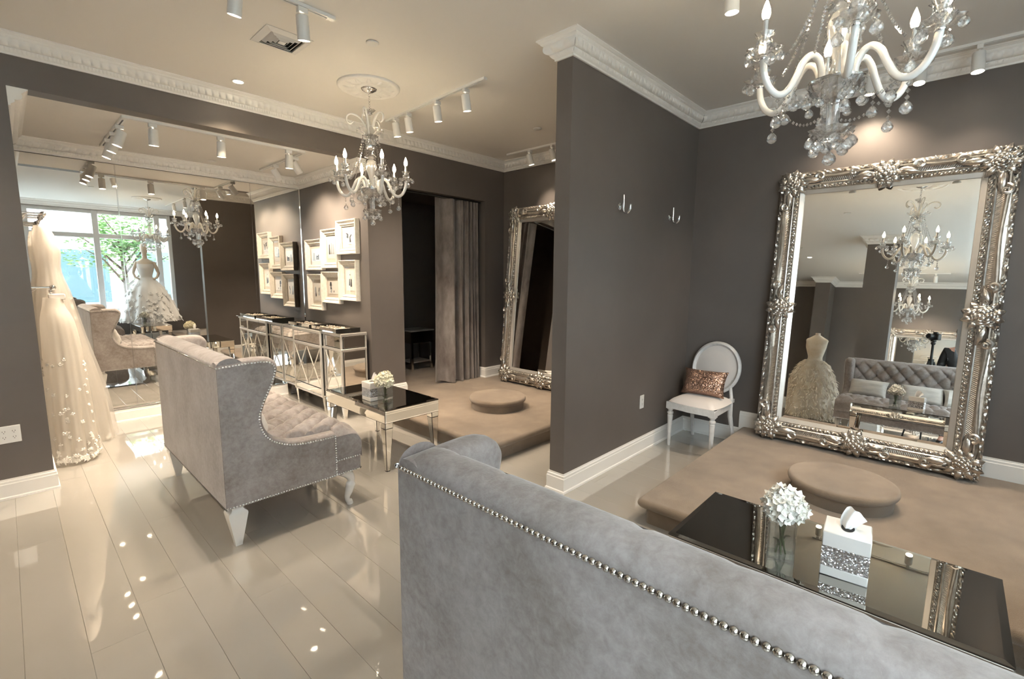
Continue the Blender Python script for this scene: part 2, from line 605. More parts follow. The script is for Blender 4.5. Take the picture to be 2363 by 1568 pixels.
# ---- walls
struct('wall_right', B().box(XR, XR + 0.15, YW, YP + TP, 0, H), 'wall_paint')
struct('wall_bay', B().box(XR2, XR2 + 0.15, YP + TP, 6.55, 0, H), 'wall_paint')
struct('wall_partition', B().box(XP, XR, YP, YP + TP, 0, H).box(XR, XR2, YP + TP - 0.03, YP + TP, 0, H), 'wall_paint')
wf = B()
wf.box(XB, XL, YB, YB + 0.15, 0, H)
wf.box(XL, XC, YB, YB + 0.15, HA + 0.0, H)
wf.box(XC, XD0, YB, YB + 0.15, 0, H)
wf.box(XD0, XD1, YB, YB + 0.15, HD, H)
wf.box(XD1, XR2, YB, YB + 0.15, 0, H)
struct('wall_far', wf, 'wall_paint')
struct('wall_alcove_left', B().box(XL - 0.15, XL, YB + 0.15, YM + 0.15, 0, H), 'wall_paint')
struct('wall_alcove_right', B().box(XC, XC + 0.22, YB + 0.15, YM + 0.15, 0, H), 'wall_paint')
struct('wall_alcove_back', B().box(XL, XC, YM, YM + 0.15, 0, H), 'wall_paint')
struct('wall_fitting_room', B().box(XC + 0.22, XR2, 6.40, 6.55, 0, 2.8), 'wall_paint')
struct('wall_rear', B().box(XB - 0.15, XB, YW, YB + 0.15, 0, H), 'wall_paint')
struct('wall_column', B().box(-0.62, -0.20, 0.72, 1.13, 0, H), 'wall_paint')
struct('wall_rear_pier', B().box(XB, -3.95, 2.20, 2.50, 0, H), 'wall_paint')
ww = B()
ww.box(XB, XR, YW - 0.15, YW, 0, 0.70)
ww.box(XB, XR, YW - 0.15, YW, 3.05, H)
ww.box(XB, -3.6, YW - 0.15, YW, 0.70, 3.05)
ww.box(3.0, XR, YW - 0.15, YW, 0.70, 3.05)
struct('wall_window', ww, 'wall_paint')

# ---- shop window: frame bars and panes
w1 = struct('window_1', B().box(-3.6, 3.0, YW - 0.10, YW + 0.06, 0.66, 0.70, 0.006), 'window_frame')
MUL = [-3.58, -2.30, -0.95, 0.42, 1.56, 2.72, 2.98]
for x in MUL:
    B().box(x - 0.055, x + 0.055, YW - 0.12, YW - 0.03, 0.70, 3.05, 0.006).build('mullion', 'window_frame', w1)
for z in (0.73, 2.47, 3.02):
    B().box(-3.6, 3.0, YW - 0.115, YW - 0.035, z - 0.05, z + 0.05, 0.006).build('transom', 'window_frame', w1)
for i in range(len(MUL) - 1):
    for (z0, z1) in ((0.78, 2.42), (2.52, 2.97)):
        if MUL[i + 1] - MUL[i] > 0.2:
            B().box(MUL[i] + 0.055, MUL[i + 1] - 0.055, YW - 0.078, YW - 0.072, z0, z1).build('pane', 'pane_glass', w1)

# ---- crown mouldings with cast leaf relief
CR = [(0.0, -0.125), (0.012, -0.125), (0.0135, -0.112), (0.018, -0.110), (0.021, -0.104), (0.028, -0.096), (0.033, -0.086), (0.032, -0.082),
      (0.037, -0.079), (0.047, -0.071), (0.055, -0.062), (0.061, -0.052), (0.065, -0.042), (0.067, -0.034), (0.072, -0.031), (0.080, -0.025), (0.084, -0.019), (0.093, -0.017), (0.097, -0.010), (0.105, -0.008), (0.105, 0.0)]
def crown_disp(q, s):
    if 4 <= q <= 6:
        e = abs(sin(pi * s / 0.021))
        return (0.0075 * e * (1 if q == 5 else 0.6), -0.003 * e)
    if 8 <= q <= 13:
        t = (q - 8) / 5.0
        u = (s / 0.052) % 1.0
        w = abs(u - 0.5) * 2
        edge = max(0.0, 1 - (w / (0.92 - 0.35 * t * t)) ** 4) if w < 0.92 - 0.35 * t * t else 0.0
        ribs = 0.55 + 0.45 * abs(cos(pi * (u - 0.5) * 6 + 1.5 * t))
        v = 0.016 * edge * ribs * sin(pi * min(1, 0.15 + t * 0.85)) + 0.002
        return (0.8 * v, -0.6 * v)
    if 14 <= q <= 15:
        e = abs(sin(pi * s / 0.017))
        return (0.003 * e, -0.002 * e)
    return (0, 0)
def crown(name, pts, zt, step=0.0075, closed=False):
    prof = [(d, zt + z) for d, z in CR]
    return struct(name, sweep(B(), pts, prof, step, crown_disp if step < 0.02 else None, closed), 'plaster', None, 50)
LOOP = [(XR2, YP + TP), (XR2, YB), (XB, YB), (XB, YW), (XR, YW), (XR, YP), (XP, YP), (XP, YP + TP)]
crown('trim_1', [(XR2, YP + TP), (XR2, YB), (0.0, YB), (-0.6, YB)], H)
crown('trim_2', [(XR, -0.9), (XR, YP), (XP, YP), (XP, YP + TP), (XR2, YP + TP)], H)
crown('trim_3', [(-0.6, YB), (XB, YB), (XB, 2.50), (-3.95, 2.50), (-3.95, 2.20), (XB, 2.20), (XB, YW), (XR, YW), (XR, -0.9)], H, 0.05)
crown('trim_4', [(XC, YB + 0.004), (XC, YM), (XL, YM), (XL, YB + 0.004)], HA)
crown('trim_5', [(-0.62, 0.72), (-0.62, 1.13), (-0.20, 1.13), (-0.20, 0.72)], H, 0.0075, True)

# ---- baseboards
def base(name, pts, z0=0.0, h=0.145, closed=False):
    prof = [(0, z0), (0.026, z0), (0.024, z0 + 0.014), (0.017, z0 + 0.020), (0.017, z0 + h - 0.036), (0.013, z0 + h - 0.032), (0.013, z0 + h - 0.016), (0.007, z0 + h - 0.010), (0.006, z0 + h), (0, z0 + h)]
    return struct(name, sweep(B(), pts, prof, 0, None, closed), 'white_paint', None, 30)
base('baseboard_right', [(XR, YW), (XR, 1.43)], 0.0, 0.315)
base('baseboard_partition', [(XR, 1.43), (XR, YP), (XP, YP), (XP, YP + TP), (XR2, YP + TP), (XR2, 2.74)])
base('baseboard_bay', [(XR2, 2.74), (XR2, YB), (XD1, YB), (XD1, YB + 0.15)], PZ)
base('baseboard_pier', [(XD0, YB + 0.15), (XD0, YB), (XC, YB), (XC, YB + 0.02)], PZ)
base('baseboard_alcove', [(XC, YB), (XC, YM), (XL, YM), (XL, YB), (XB, YB), (XB, 2.50), (-3.95, 2.50), (-3.95, 2.20), (XB, 2.20), (XB, YW), (XR, YW)])
base('baseboard_column', [(-0.62, 0.72), (-0.62, 1.13), (-0.20, 1.13), (-0.20, 0.72)], closed=True)

# ---- the mirrored alcove wall: three tall panels in a slim chrome channel
wm = thing('wall_mirror', 'wall-wide frameless mirror of three tall panels at the back of the alcove', 'mirror', (0, YM, 0))
for x0, x1 in ((XL + 0.004, 0.893), (0.895, 2.186), (2.188, XC - 0.004)):
    B().box(x0 + 0.0008, x1 - 0.0008, -0.008, -0.001, 0.160, 2.725, 0.0025).build('mirror_panel', 'mirror', wm, 0)
B().box(XL + 0.02, XC - 0.02, -0.019, -0.001, 0.146, 0.160, 0.002).build('channel', 'chrome', wm)
for x in (0.894, 2.187):
    B().box(x - 0.0035, x + 0.0035, -0.0105, -0.008, 0.160, 2.725).build('seam_strip', 'chrome', wm)
B().box(XC - 0.012, XC - 0.001, -0.022, -0.008, 0.160, 2.725).build('seam_strip', 'chrome', wm)
B().box(XL + 0.001, XL + 0.012, -0.022, -0.008, 0.160, 2.725).build('seam_strip', 'chrome', wm)

# ---- carpeted platforms with bull-nosed edges
def nosed(pts2, z0, z1, over, r, ncor=5, rc=0.05):
    """tread outline with rounded outer corners and bull nose, as a stack of offset outlines"""
    rows = []
    for k in range(9):
        a = -pi / 2 + pi * k / 8
        rows.append((over + r * cos(a) - r, (z0 + z1) / 2 + (z1 - z0) / 2 * sin(a)))
    return rows
def platform(name, label, x0, y0, x1, y1, free):
    """free: which edges are open: set of 'w','s','n'"""
    t = thing(name, label, 'platform', ((x0 + x1) / 2, (y0 + y1) / 2, 0))
    cx, cyy = (x0 + x1) / 2, (y0 + y1) / 2
    zt, zn = PZ, 0.105
    r = (zt - zn) / 2
    def outline(o, rc=0.035):
        w = x0 - (o if 'w' in free else 0)
        s_ = y0 - (o if 's' in free else 0)
        n_ = y1 + (o if 'n' in free else 0)
        e = x1
        P = []
        def corner(px, py, a0, rnd):
            if not rnd:
                P.append((px, py)); return
            ccx = px + (rc if a0 in (pi, pi / 2) else -rc)
            ccy = py + (rc if a0 in (pi, 1.5 * pi) else -rc)
            for k in range(7):
                a = a0 + pi / 2 * k / 6
                P.append((ccx + rc * cos(a), ccy + rc * sin(a)))
        corner(w, s_, pi, 'w' in free and 's' in free)
        P.append((e, s_)); P.append((e, n_))
        corner(w, n_, pi / 2, 'w' in free and 'n' in free)
        return [(p[0] - cx, p[1] - cyy) for p in P]
    b = B()
    rings = []
    for k in range(9):
        a = -pi / 2 + pi * k / 8
        rings.append([(px, py, (zt + zn) / 2 + r * sin(a)) for px, py in outline(0.045 - r + r * cos(a))])
    n = len(rings[0])
    vs_ = [p for R in rings for p in R]
    fs = [(j * n + i, j * n + (i + 1) % n, (j + 1) * n + (i + 1) % n, (j + 1) * n + i) for j in range(8) for i in range(n)]
    fs.append(tuple(range(n))[::-1]); fs.append(tuple(8 * n + i for i in range(n)))
    b._add(vs_, fs)
    b.build('tread', 'carpet', t, 50)
    B().prism(outline(0.0), 0.0, zn + 0.005, 'z').build('riser', 'carpet', t, 50)
    return t
platform('carpet_platform', 'low carpeted platform running under the large silver mirror and round step on the right', 2.745, YW + 0.03, XR - 0.03, 1.355, {'w', 'n'})
platform('carpet_platform', 'low carpeted platform behind the partition in front of the curtained doorway', 2.765, 2.805, XR2 - 0.03, YB - 0.03, {'w', 's'})
fr = B().box(XD0 + 0.0, XR2 - 0.001, YB - 0.03, 6.40, 0, PZ)
struct('floor_fitting_room', fr, 'carpet')

def round_step(label, x, y, r, zt):
    t = thing('round_step', label, 'step', (x, y, PZ), 0, 'round carpeted steps')
    h = zt - PZ
    B().lathe([(r - 0.025, 0.0), (r - 0.02, h - 0.062), (r - 0.022, h - 0.058)], 64).build('step_base', 'carpet', t, 30)
    pr = [(0.001, h - 0.062), (r - 0.03, h - 0.062)] + [(r - 0.022 + 0.024 * cos(a), h - 0.034 + 0.028 * sin(a)) for a in [(-pi / 2 + pi * k / 10) for k in range(1, 10)]] + [(r - 0.03, h - 0.006), (0.001, h - 0.004)]
    B().lathe(pr, 64).build('step_top', 'carpet', t, 60)
    return t
round_step('round carpeted step in front of the large silver mirror beside the coffee table', 3.66, 0.43, 0.305, 0.305)
round_step('round carpeted step on the far platform before the half-hidden mirror', 3.62, 3.59, 0.31, 0.305)
# ================================================================ FURNITURE
def nail_mesh(r=0.0075):
    b = B()
    b.lathe([(r, 0.0), (r * 0.97, r * 0.30), (r * 0.72, r * 0.66), (r * 0.36, r * 0.86), (0.0002, r * 0.93)], 10, cap=False)
    return b.mesh('nail', 'nickel', 60)
NAIL = nail_mesh()

def resample(pts, d):
    out = [pts[0]]
    acc = 0.0
    for a, c in zip(pts[:-1], pts[1:]):
        L = sqrt(sum((q - p) ** 2 for p, q in zip(a, c)))
        if L < 1e-9: continue
        t = d - acc
        while t <= L:
            out.append(tuple(p + (q - p) * t / L for p, q in zip(a, c)))
            t += d
        acc = (acc + L) % d if L >= d - acc else acc + L
    return out
AX = {'-x': Matrix.Rotation(-pi / 2, 4, 'Y'), '+x': Matrix.Rotation(pi / 2, 4, 'Y'), '-y': Matrix.Rotation(pi / 2, 4, 'X'), '+y': Matrix.Rotation(-pi / 2, 4, 'X'), '+z': Matrix.Identity(4)}

def tuft(a, b_, A):
    """diamond tufting: a,b in button pitches; buttons where a+b and a-b are whole"""
    u, v = (a + b_) / 2.0, (a - b_) / 2.0
    su, sv = abs(sin(pi * u)), abs(sin(pi * v))
    h = (su * sv) ** 0.36
    du, dv = min(u % 1, 1 - u % 1), min(v % 1, 1 - v % 1)
    k = math.exp(-((du * du + dv * dv) / 0.012))
    return A * h - A * 0.55 * k

SL = 1.54   # settee length
END = [(0.0, 0.255), (0.0, 1.088), (0.10, 1.094), (0.20, 1.098), (0.265, 1.093), (0.298, 1.072), (0.306, 1.040), (0.285, 0.968), (0.252, 0.900), (0.222, 0.835), (0.204, 0.772), (0.208, 0.705), (0.238, 0.640), (0.296, 0.588), (0.390, 0.552), (0.510, 0.539), (0.664, 0.538), (0.664, 0.255)]
def settee(name, label, x, y, single_nails, far_nails=True):
    t = thing(name, label, 'settee', (x, y, 0))
    V = 'velvet'
    curve = spline(END[1:17], 6)
    outline = [END[0]] + curve + [END[17]]
    # padded body of each wing: outline grown by the pad along top and front, rounded edges
    def grown(g):
        out = []
        m = len(outline)
        for i, p in enumerate(outline):
            if i == 0 or i == m - 1:
                out.append((max(0.004, p[0]), p[1])); continue
            a, c = outline[i - 1], outline[i + 1]
            tx, tz = c[0] - a[0], c[1] - a[1]
            L = hypot(tx, tz) or 1
            nx, nz = -tz / L, tx / L
            k = 1.0
            if i == 1: nx, nz = 0, 1
            if i >= m - 2: nx, nz, k = 0, 1, 1
            out.append((max(0.004, p[0] + nx * g * k), p[1] + nz * g * k))
        return out
    for side in (0, 1):
        y0, sg = (0.0, 1) if side == 0 else (SL, -1)
        b = B()
        ring = []
        for dy, g in ((0.0, 0.002), (0.006, 0.012), (0.018, 0.020), (0.045, 0.024), (0.072, 0.020), (0.088, 0.010), (0.096, -0.006), (0.100, -0.03)):
            ring.append([(p[0], y0 + sg * dy, p[1]) for p in grown(g)])
        n = len(ring[0])
        vs_ = [p for R in ring for p in R]
        fs = [(j * n + i, j * n + (i + 1) % n, (j + 1) * n + (i + 1) % n, (j + 1) * n + i) for j in range(len(ring) - 1) for i in range(n)]
        fs.append(tuple(range(n))); fs.append(tuple((len(ring) - 1) * n + i for i in range(n))[::-1])
        b._add(vs_, fs)
        b.build('wing', V, t, 60)
        pn = B().prism([(px * 0.985 + 0.003, pz - 0.006 if pz > 0.5 else pz) for px, pz in outline], y0 - sg * 0.005, y0, 'y')
        pn.build('side_panel', V, t, 30)
        # nail trim round the side panel
        nb = B()
        path = [(px, pz - 0.004) for px, pz in curve] + [(0.664, 0.262)]
        for (px, pz) in resample(path, 0.0165):
            nb.M = Matrix.Translation((px, y0 - sg * 0.004, pz)) @ AX['-y' if sg > 0 else '+y']
            nb.lathe([(0.0070, 0), (0.0060, 0.0040), (0.0030, 0.0062), (0.0002, 0.0066)], 8, cap=False)
        for k in range(51):
            nb.M = Matrix.Translation((0.004 + 0.0165 * k, y0 - sg * (0.004 if k < 41 else 0.0), 0.262)) @ AX['-y' if sg > 0 else '+y']
            nb.lathe([(0.0070, 0), (0.0060, 0.0040), (0.0030, 0.0062), (0.0002, 0.0066)], 8, cap=False)
        nb.M = None
        tag(nb.build('nail_trim', 'chrome', t, 60), kind='stuff')
    # back with padded top roll
    top = spline([(0.0, 1.085), (0.006, 1.104), (0.028, 1.124), (0.070, 1.133), (0.112, 1.122), (0.140, 1.090), (0.146, 1.05)], 4)
    prof = [(0.0, 0.255), (0.0, 0.8)] + top + [(0.13, 0.45), (0.13, 0.255)]
    ny = 72
    def backfn(u, v):
        i = min(len(prof) - 1, int(round(v * (len(prof) - 1))))
        px, pz = prof[i]
        yy = 0.003 + (SL - 0.006) * u
        if 1.086 < pz:
            w = abs(sin(pi * (yy - 0.14) / 0.182))
            pz -= 0.008 * math.exp(-(w / 0.16) ** 2) * (px / 0.146)
            e = min(u, 1 - u) * SL
            pz -= 0.030 * math.exp(-(e / 0.035) ** 2)
        return (px, yy, pz)
    bk = B().grid(backfn, ny, len(prof))
    for yy in (0.003, SL - 0.003):
        bk._add([(px, yy, pz) for px, pz in prof], [tuple(range(len(prof)))])
    bk.build('back', V, t, 60)
    # inner back, diamond tufted
    pitch = 0.164
    def ib(u, v):
        yy = 0.085 + (SL - 0.17) * u
        zz = 0.50 + 0.60 * v
        a = (yy - SL / 2) / (pitch / 2)
        bb = (zz - 0.995) / 0.098
        edge = min(1.0, (1.10 - zz) / 0.05)
        return (0.145 + tuft(a, bb, 0.042) * max(0, edge) + 0.02 * (1 - v), yy, zz)
    B().grid(ib, 150, 60).build('backrest', V, t, 80)
    bt = B().ell((0, 0, 0), (0.011, 0.011, 0.006), 10, 6).mesh('button', V, 60)
    for j in range(4):
        zz = 0.995 - 0.098 * j
        for i in range(-5, 6):
            if (i + j) % 2 == 0:
                yy = SL / 2 + i * pitch / 2
                if 0.10 < yy < SL - 0.10: inst('button', bt, t, (0.150 - 0.016 + 0.02 * (1 - (zz - .5) / .6), yy, zz), (0, pi / 2, 0))
    # seat: tufted deck and rounded front roll
    def seat(u, v):
        yy = 0.004 + (SL - 0.008) * u
        s_ = v * 0.90
        if s_ < 0.70:
            xx = 0.13 + s_ * 0.93
            zz = 0.545
            nx, nz = 0, 1
        else:
            a = min(pi / 2, (s_ - 0.70) / 0.12 * pi / 2)
            xx = 0.781 + 0.075 * sin(a)
            zz = 0.545 - 0.085 * (1 - cos(a)) - max(0, s_ - 0.82) * 1.25
            nx, nz = sin(a), cos(a)
        tuck = 0.10 * max(0.0, min(1.0, (0.086 - min(yy, SL - yy)) / 0.016)) if xx < 0.666 else 0.0
        a_ = (yy - SL / 2) / (pitch / 2)
        bb = (s_ - 0.04) / 0.098
        fade = max(0.0, min(1.0, (0.76 - s_) / 0.10))
        e = min(u, 1 - u) * SL
        rnd = -0.022 * (1 - min(1, e / 0.05)) ** 2 if xx > 0.666 else -tuck
        h = tuft(a_, bb, 0.062) * fade * (1 - min(1, tuck * 10)) * (min(1.0, e / 0.07) if xx > 0.660 else 1.0)
        return (xx + nx * h, yy, zz + nz * h + rnd)
    B().grid(seat, 170, 100).build('seat', V, t, 80)
    for sy in (0.0, SL):
        q = [(0.664, 0.362), (0.664, 0.526), (0.781, 0.524)] + [(0.781 + 0.075 * sin(a), 0.545 - 0.022 - 0.085 * (1 - cos(a))) for a in (0.4, 0.8, 1.2, 1.57)] + [(0.856, 0.40), (0.846, 0.362)]
        B().prism(q, sy + (0.003 if sy == 0 else -0.003), sy + (0.110 if sy == 0 else -0.110), 'y').build('seat_side', V, t, 60)
    B().box(0.13, 0.846, 0.002, SL - 0.002, 0.255, 0.362, 0.006).build('apron', V, t)
    nb = B()
    for z in (0.262, 0.358):
        for k in range(int(SL / 0.0165)):
            nb.M = Matrix.Translation((0.846, 0.008 + 0.0165 * k, z)) @ AX['+x']
            nb.lathe([(0.0070, 0), (0.0060, 0.0040), (0.0030, 0.0062), (0.0002, 0.0066)], 8, cap=False)
    for k in range(11):
        nb.M = Matrix.Translation((0.672 + 0.0165 * k, 0.002, 0.358)) @ AX['-y']
        nb.lathe([(0.0070, 0), (0.0060, 0.0040), (0.0030, 0.0062), (0.0002, 0.0066)], 8, cap=False)
    tag(nb.build('nail_trim', 'chrome', t, 60), kind='stuff')
    # back nails: one by one where they are seen close up
    k, nb = 0.0, B()
    sp = 0.0146
    n = int((SL - 0.008) / sp)
    for i in range(n + 1):
        p = (-0.0005, 0.004 + sp * i, 1.083)
        if single_nails:
            inst('nail', NAIL, t, p, (0, -pi / 2, random.random()))
        else:
            nb.M = Matrix.Translation(p) @ AX['-x']
            nb.lathe([(0.0055, 0), (0.0045, 0.003), (0.0002, 0.005)], 8, cap=False)
    if not single_nails:
        nb.M = None
        tag(nb.build('nail_trim', 'nickel', t, 60), kind='stuff')
    B().box(-0.0012, 0.004, 0.002, SL - 0.002, 0.250, 0.257).build('bottom_piping', 'black_edge', t)
    # legs
    for yy in (0.055, SL - 0.055):
        b = B()
        secs = [(0.250, 0.030, 0.034), (0.236, 0.030, 0.034), (0.226, 0.036, 0.040), (0.214, 0.050, 0.046), (0.203, 0.052, 0.048), (0.120, 0.038, 0.036), (0.03, 0.022, 0.022), (0.0, 0.018, 0.018)]
        vs_ = []
        for z, a, c in secs:
            xx = 0.062
            vs_ += [(xx - a, yy - c, z), (xx + a, yy - c, z), (xx + a, yy + c, z), (xx - a, yy + c, z)]
        fs = [(4 * j + i, 4 * j + (i + 1) % 4, 4 * j + 4 + (i + 1) % 4, 4 * j + 4 + i) for j in range(len(secs) - 1) for i in range(4)] + [(0, 1, 2, 3), tuple(4 * (len(secs) - 1) + i for i in range(4))]
        b._add(vs_, fs)
        b.build('leg', 'white_lacquer', t, 25)
        P = spline([(0.735, yy, 0.262), (0.772, yy, 0.225), (0.794, yy, 0.175), (0.778, yy, 0.105), (0.760, yy, 0.055), (0.768, yy, 0.022), (0.790, yy, 0.012)], 5)
        R = [0.046 - 0.012 * i / 6 if i < 12 else 0.034 - 0.016 * min(1, (i - 12) / 9) for i in range(len(P))]
        for i in range(len(P)):
            if i > 24: R[i] = 0.018 + 0.004 * min(1, (i - 24) / 4)
        P[-1] = (P[-1][0] + 0.006, yy, 0.012); R[-1] = 0.011
        b = B().tube(P, R, 10).lathe([(0.022, 0.0), (0.024, 0.008), (0.018, 0.02)], 14, (0.778, yy, 0))
        b.build('leg', 'white_lacquer', t, 60)
    return t
s1 = settee('settee', 'grey velvet wing-back settee seen from behind, facing the alcove coffee table', 0.755, 2.935, False)
s2 = settee('settee', 'grey velvet wing-back settee in the foreground with a nail-studded back edge', 0.692, -0.47, True)

# ---------------------------------------------------------------- pillows
def pillow_mesh(w, h, d, mat, seed=0, n=26):
    r = random.Random(seed)
    b = B()
    ph = [r.random() * 6 for _ in range(4)]
    for s_ in (1, -1):
        def fn(u, v):
            a, c = 2 * u - 1, 2 * v - 1
            k = max(0.0, (1 - a ** 4) * (1 - c ** 4)) ** 0.55
            pin = 1 - 0.07 * (1 - a * a) * abs(c) ** 3
            pin2 = 1 - 0.09 * (1 - c * c) * abs(a) ** 3
            wr = 0.006 * sin(7 * a + ph[0] + 2 * c) * k + 0.004 * sin(11 * c + ph[1]) * k
            return (s_ * (d / 2 * k + wr * 0.5), a * w / 2 * pin2, c * h / 2 * pin)
        b.grid(fn, n, n, flip=s_ < 0)
    return b.mesh('pillow', mat, 80)
PM = pillow_mesh(0.46, 0.27, 0.15, 'pillow_white', 3)
def pillow(label, loc, rot, me=PM, group='white lumbar pillows'):
    o = inst('lumbar_pillow', me, None, loc, rot)
    return tag(o, label, 'pillow', group)
pillow('silvery white lumbar pillow on the tufted seat of the settee seen from behind', (1.005, 3.30, 0.70), (0, radians(-22), radians(-8)))
pillow('white lumbar pillow leaning on the far end of the settee seen from behind', (1.005, 4.12, 0.70), (0, radians(-22), radians(6)))
pillow('white lumbar pillow reflected behind the flower vase in the large mirror', (0.94, 0.78, 0.70), (0, radians(-22), radians(6)))
pillow('white lumbar pillow reflected behind the tissue box in the large mirror', (0.94, 0.19, 0.70), (0, radians(-22), radians(-4)))
pillow('white lumbar pillow at the mirrored settee edge cut by the silver frame', (0.94, -0.24, 0.70), (0, radians(-22), radians(-9)))

# ---------------------------------------------------------------- mirrored coffee tables
def coffee_table(label, x, y):
    W, L, Ht = 0.545, 1.02, 0.525
    t = thing('coffee_table', label, 'table', (x, y, 0), 0, 'mirrored coffee tables')
    e = 0.0025
    B().box(-W / 2 + 0.003, W / 2 - 0.003, -L / 2 + 0.003, L / 2 - 0.003, Ht - 0.115, Ht - 0.006).build('core', 'black_edge', t)
    # bevelled top plate
    b = B()
    zt = Ht
    o = [(-W / 2, -L / 2), (W / 2, -L / 2), (W / 2, L / 2), (-W / 2, L / 2)]
    i_ = [(sx * (W / 2 - 0.022), sy * (L / 2 - 0.022)) for sx, sy in ((-1, -1), (1, -1), (1, 1), (-1, 1))]
    vs_ = [(*p, zt - 0.006) for p in o] + [(*p, zt - 0.003) for p in o] + [(*p, zt) for p in i_]
    fs = [(3, 2, 1, 0), (8, 9, 10, 11)] + [(k, (k + 1) % 4, 4 + (k + 1) % 4, 4 + k) for k in range(4)] + [(4 + k, 4 + (k + 1) % 4, 8 + (k + 1) % 4, 8 + k) for k in range(4)]
    b._add(vs_, fs).build('top', 'mirror_dark', t, 0)
    z0, z1 = Ht - 0.112, Ht - 0.010
    for s_ in (-1, 1):
        bb = B()
        bb.box(min(s_ * W / 2, s_ * (W / 2 - 0.004)), max(s_ * W / 2, s_ * (W / 2 - 0.004)), -L / 2 + e, L / 2 - e, z0, z1, 0.002)
        bb.build('apron_panel', 'mirror_panel', t, 0)
        bb = B().box(-W / 2 + e, W / 2 - e, min(s_ * L / 2, s_ * (L / 2 - 0.004)), max(s_ * L / 2, s_ * (L / 2 - 0.004)), z0, z1, 0.002)
        bb.build('apron_panel', 'mirror_panel', t, 0)
    for sx in (-1, 1):
        for sy in (-1, 1):
            lg = B()
            cx, cyy = sx * (W / 2 - 0.040), sy * (L / 2 - 0.040)
            lg.box(cx - 0.036, cx + 0.036, cyy - 0.036, cyy + 0.036, Ht - 0.160, Ht - 0.112)
            s1_, s2_ = 0.034, 0.015
            vs_ = []
            for z, s_ in ((Ht - 0.160, s1_), (0.0, s2_)):
                k = 0.6
                ox, oy = sx * (s1_ - s_) * k, sy * (s1_ - s_) * k
                vs_ += [(cx + ox + a * s_, cyy + oy + c * s_, z) for a, c in ((-1, -1), (1, -1), (1, 1), (-1, 1))]
            lg._add(vs_, [(0, 1, 2, 3), (7, 6, 5, 4)] + [(k, (k + 1) % 4, 4 + (k + 1) % 4, 4 + k) for k in range(4)])
            lo = lg.build('leg', 'black_edge', t, 0)
            # mirror facets: upper block and tapered shaft on four faces
            mf = B()
            g = 0.0028
            for (ax_, sg) in (('x', -1), ('x', 1), ('y', -1), ('y', 1)):
                def face(z0_, z1_, h0, h1, off0, off1):
                    pts = []
                    for (z, hh, (ox, oy)) in ((z0_, h0, off0), (z1_, h1, off1)):
                        for q in (-1, 1):
                            d = hh + 0.0012
                            w_ = hh - g
                            p = (cx + ox + sg * d, cyy + oy + q * w_, z) if ax_ == 'x' else (cx + ox + q * w_, cyy + oy + sg * d, z)
                            pts.append(p)
                    mf.quad(pts[0], pts[1], pts[3], pts[2])
                zz = (0.0, 0.0)
                face(Ht - 0.157, Ht - 0.115, 0.036, 0.036, zz, zz)
                ob = (sx * (s1_ - s2_) * 0.6, sy * (s1_ - s2_) * 0.6)
                def lerp(z):
                    k = z / (Ht - 0.160)
                    return s2_ + (s1_ - s2_) * k, (ob[0] * (1 - k), ob[1] * (1 - k))
                h0, o0 = lerp(0.008)
                h1, o1 = lerp(Ht - 0.164)
                face(0.008, Ht - 0.164, h0, h1, o0, o1)
            mf.build('facet', 'mirror_panel', lo, 0)
    return t
coffee_table('mirrored coffee table with flowers between the far settee and the carpeted platform', 2.268, 3.765)
coffee_table('mirrored coffee table in front of the foreground settee, reflecting the silver frame', 2.108, 0.285)

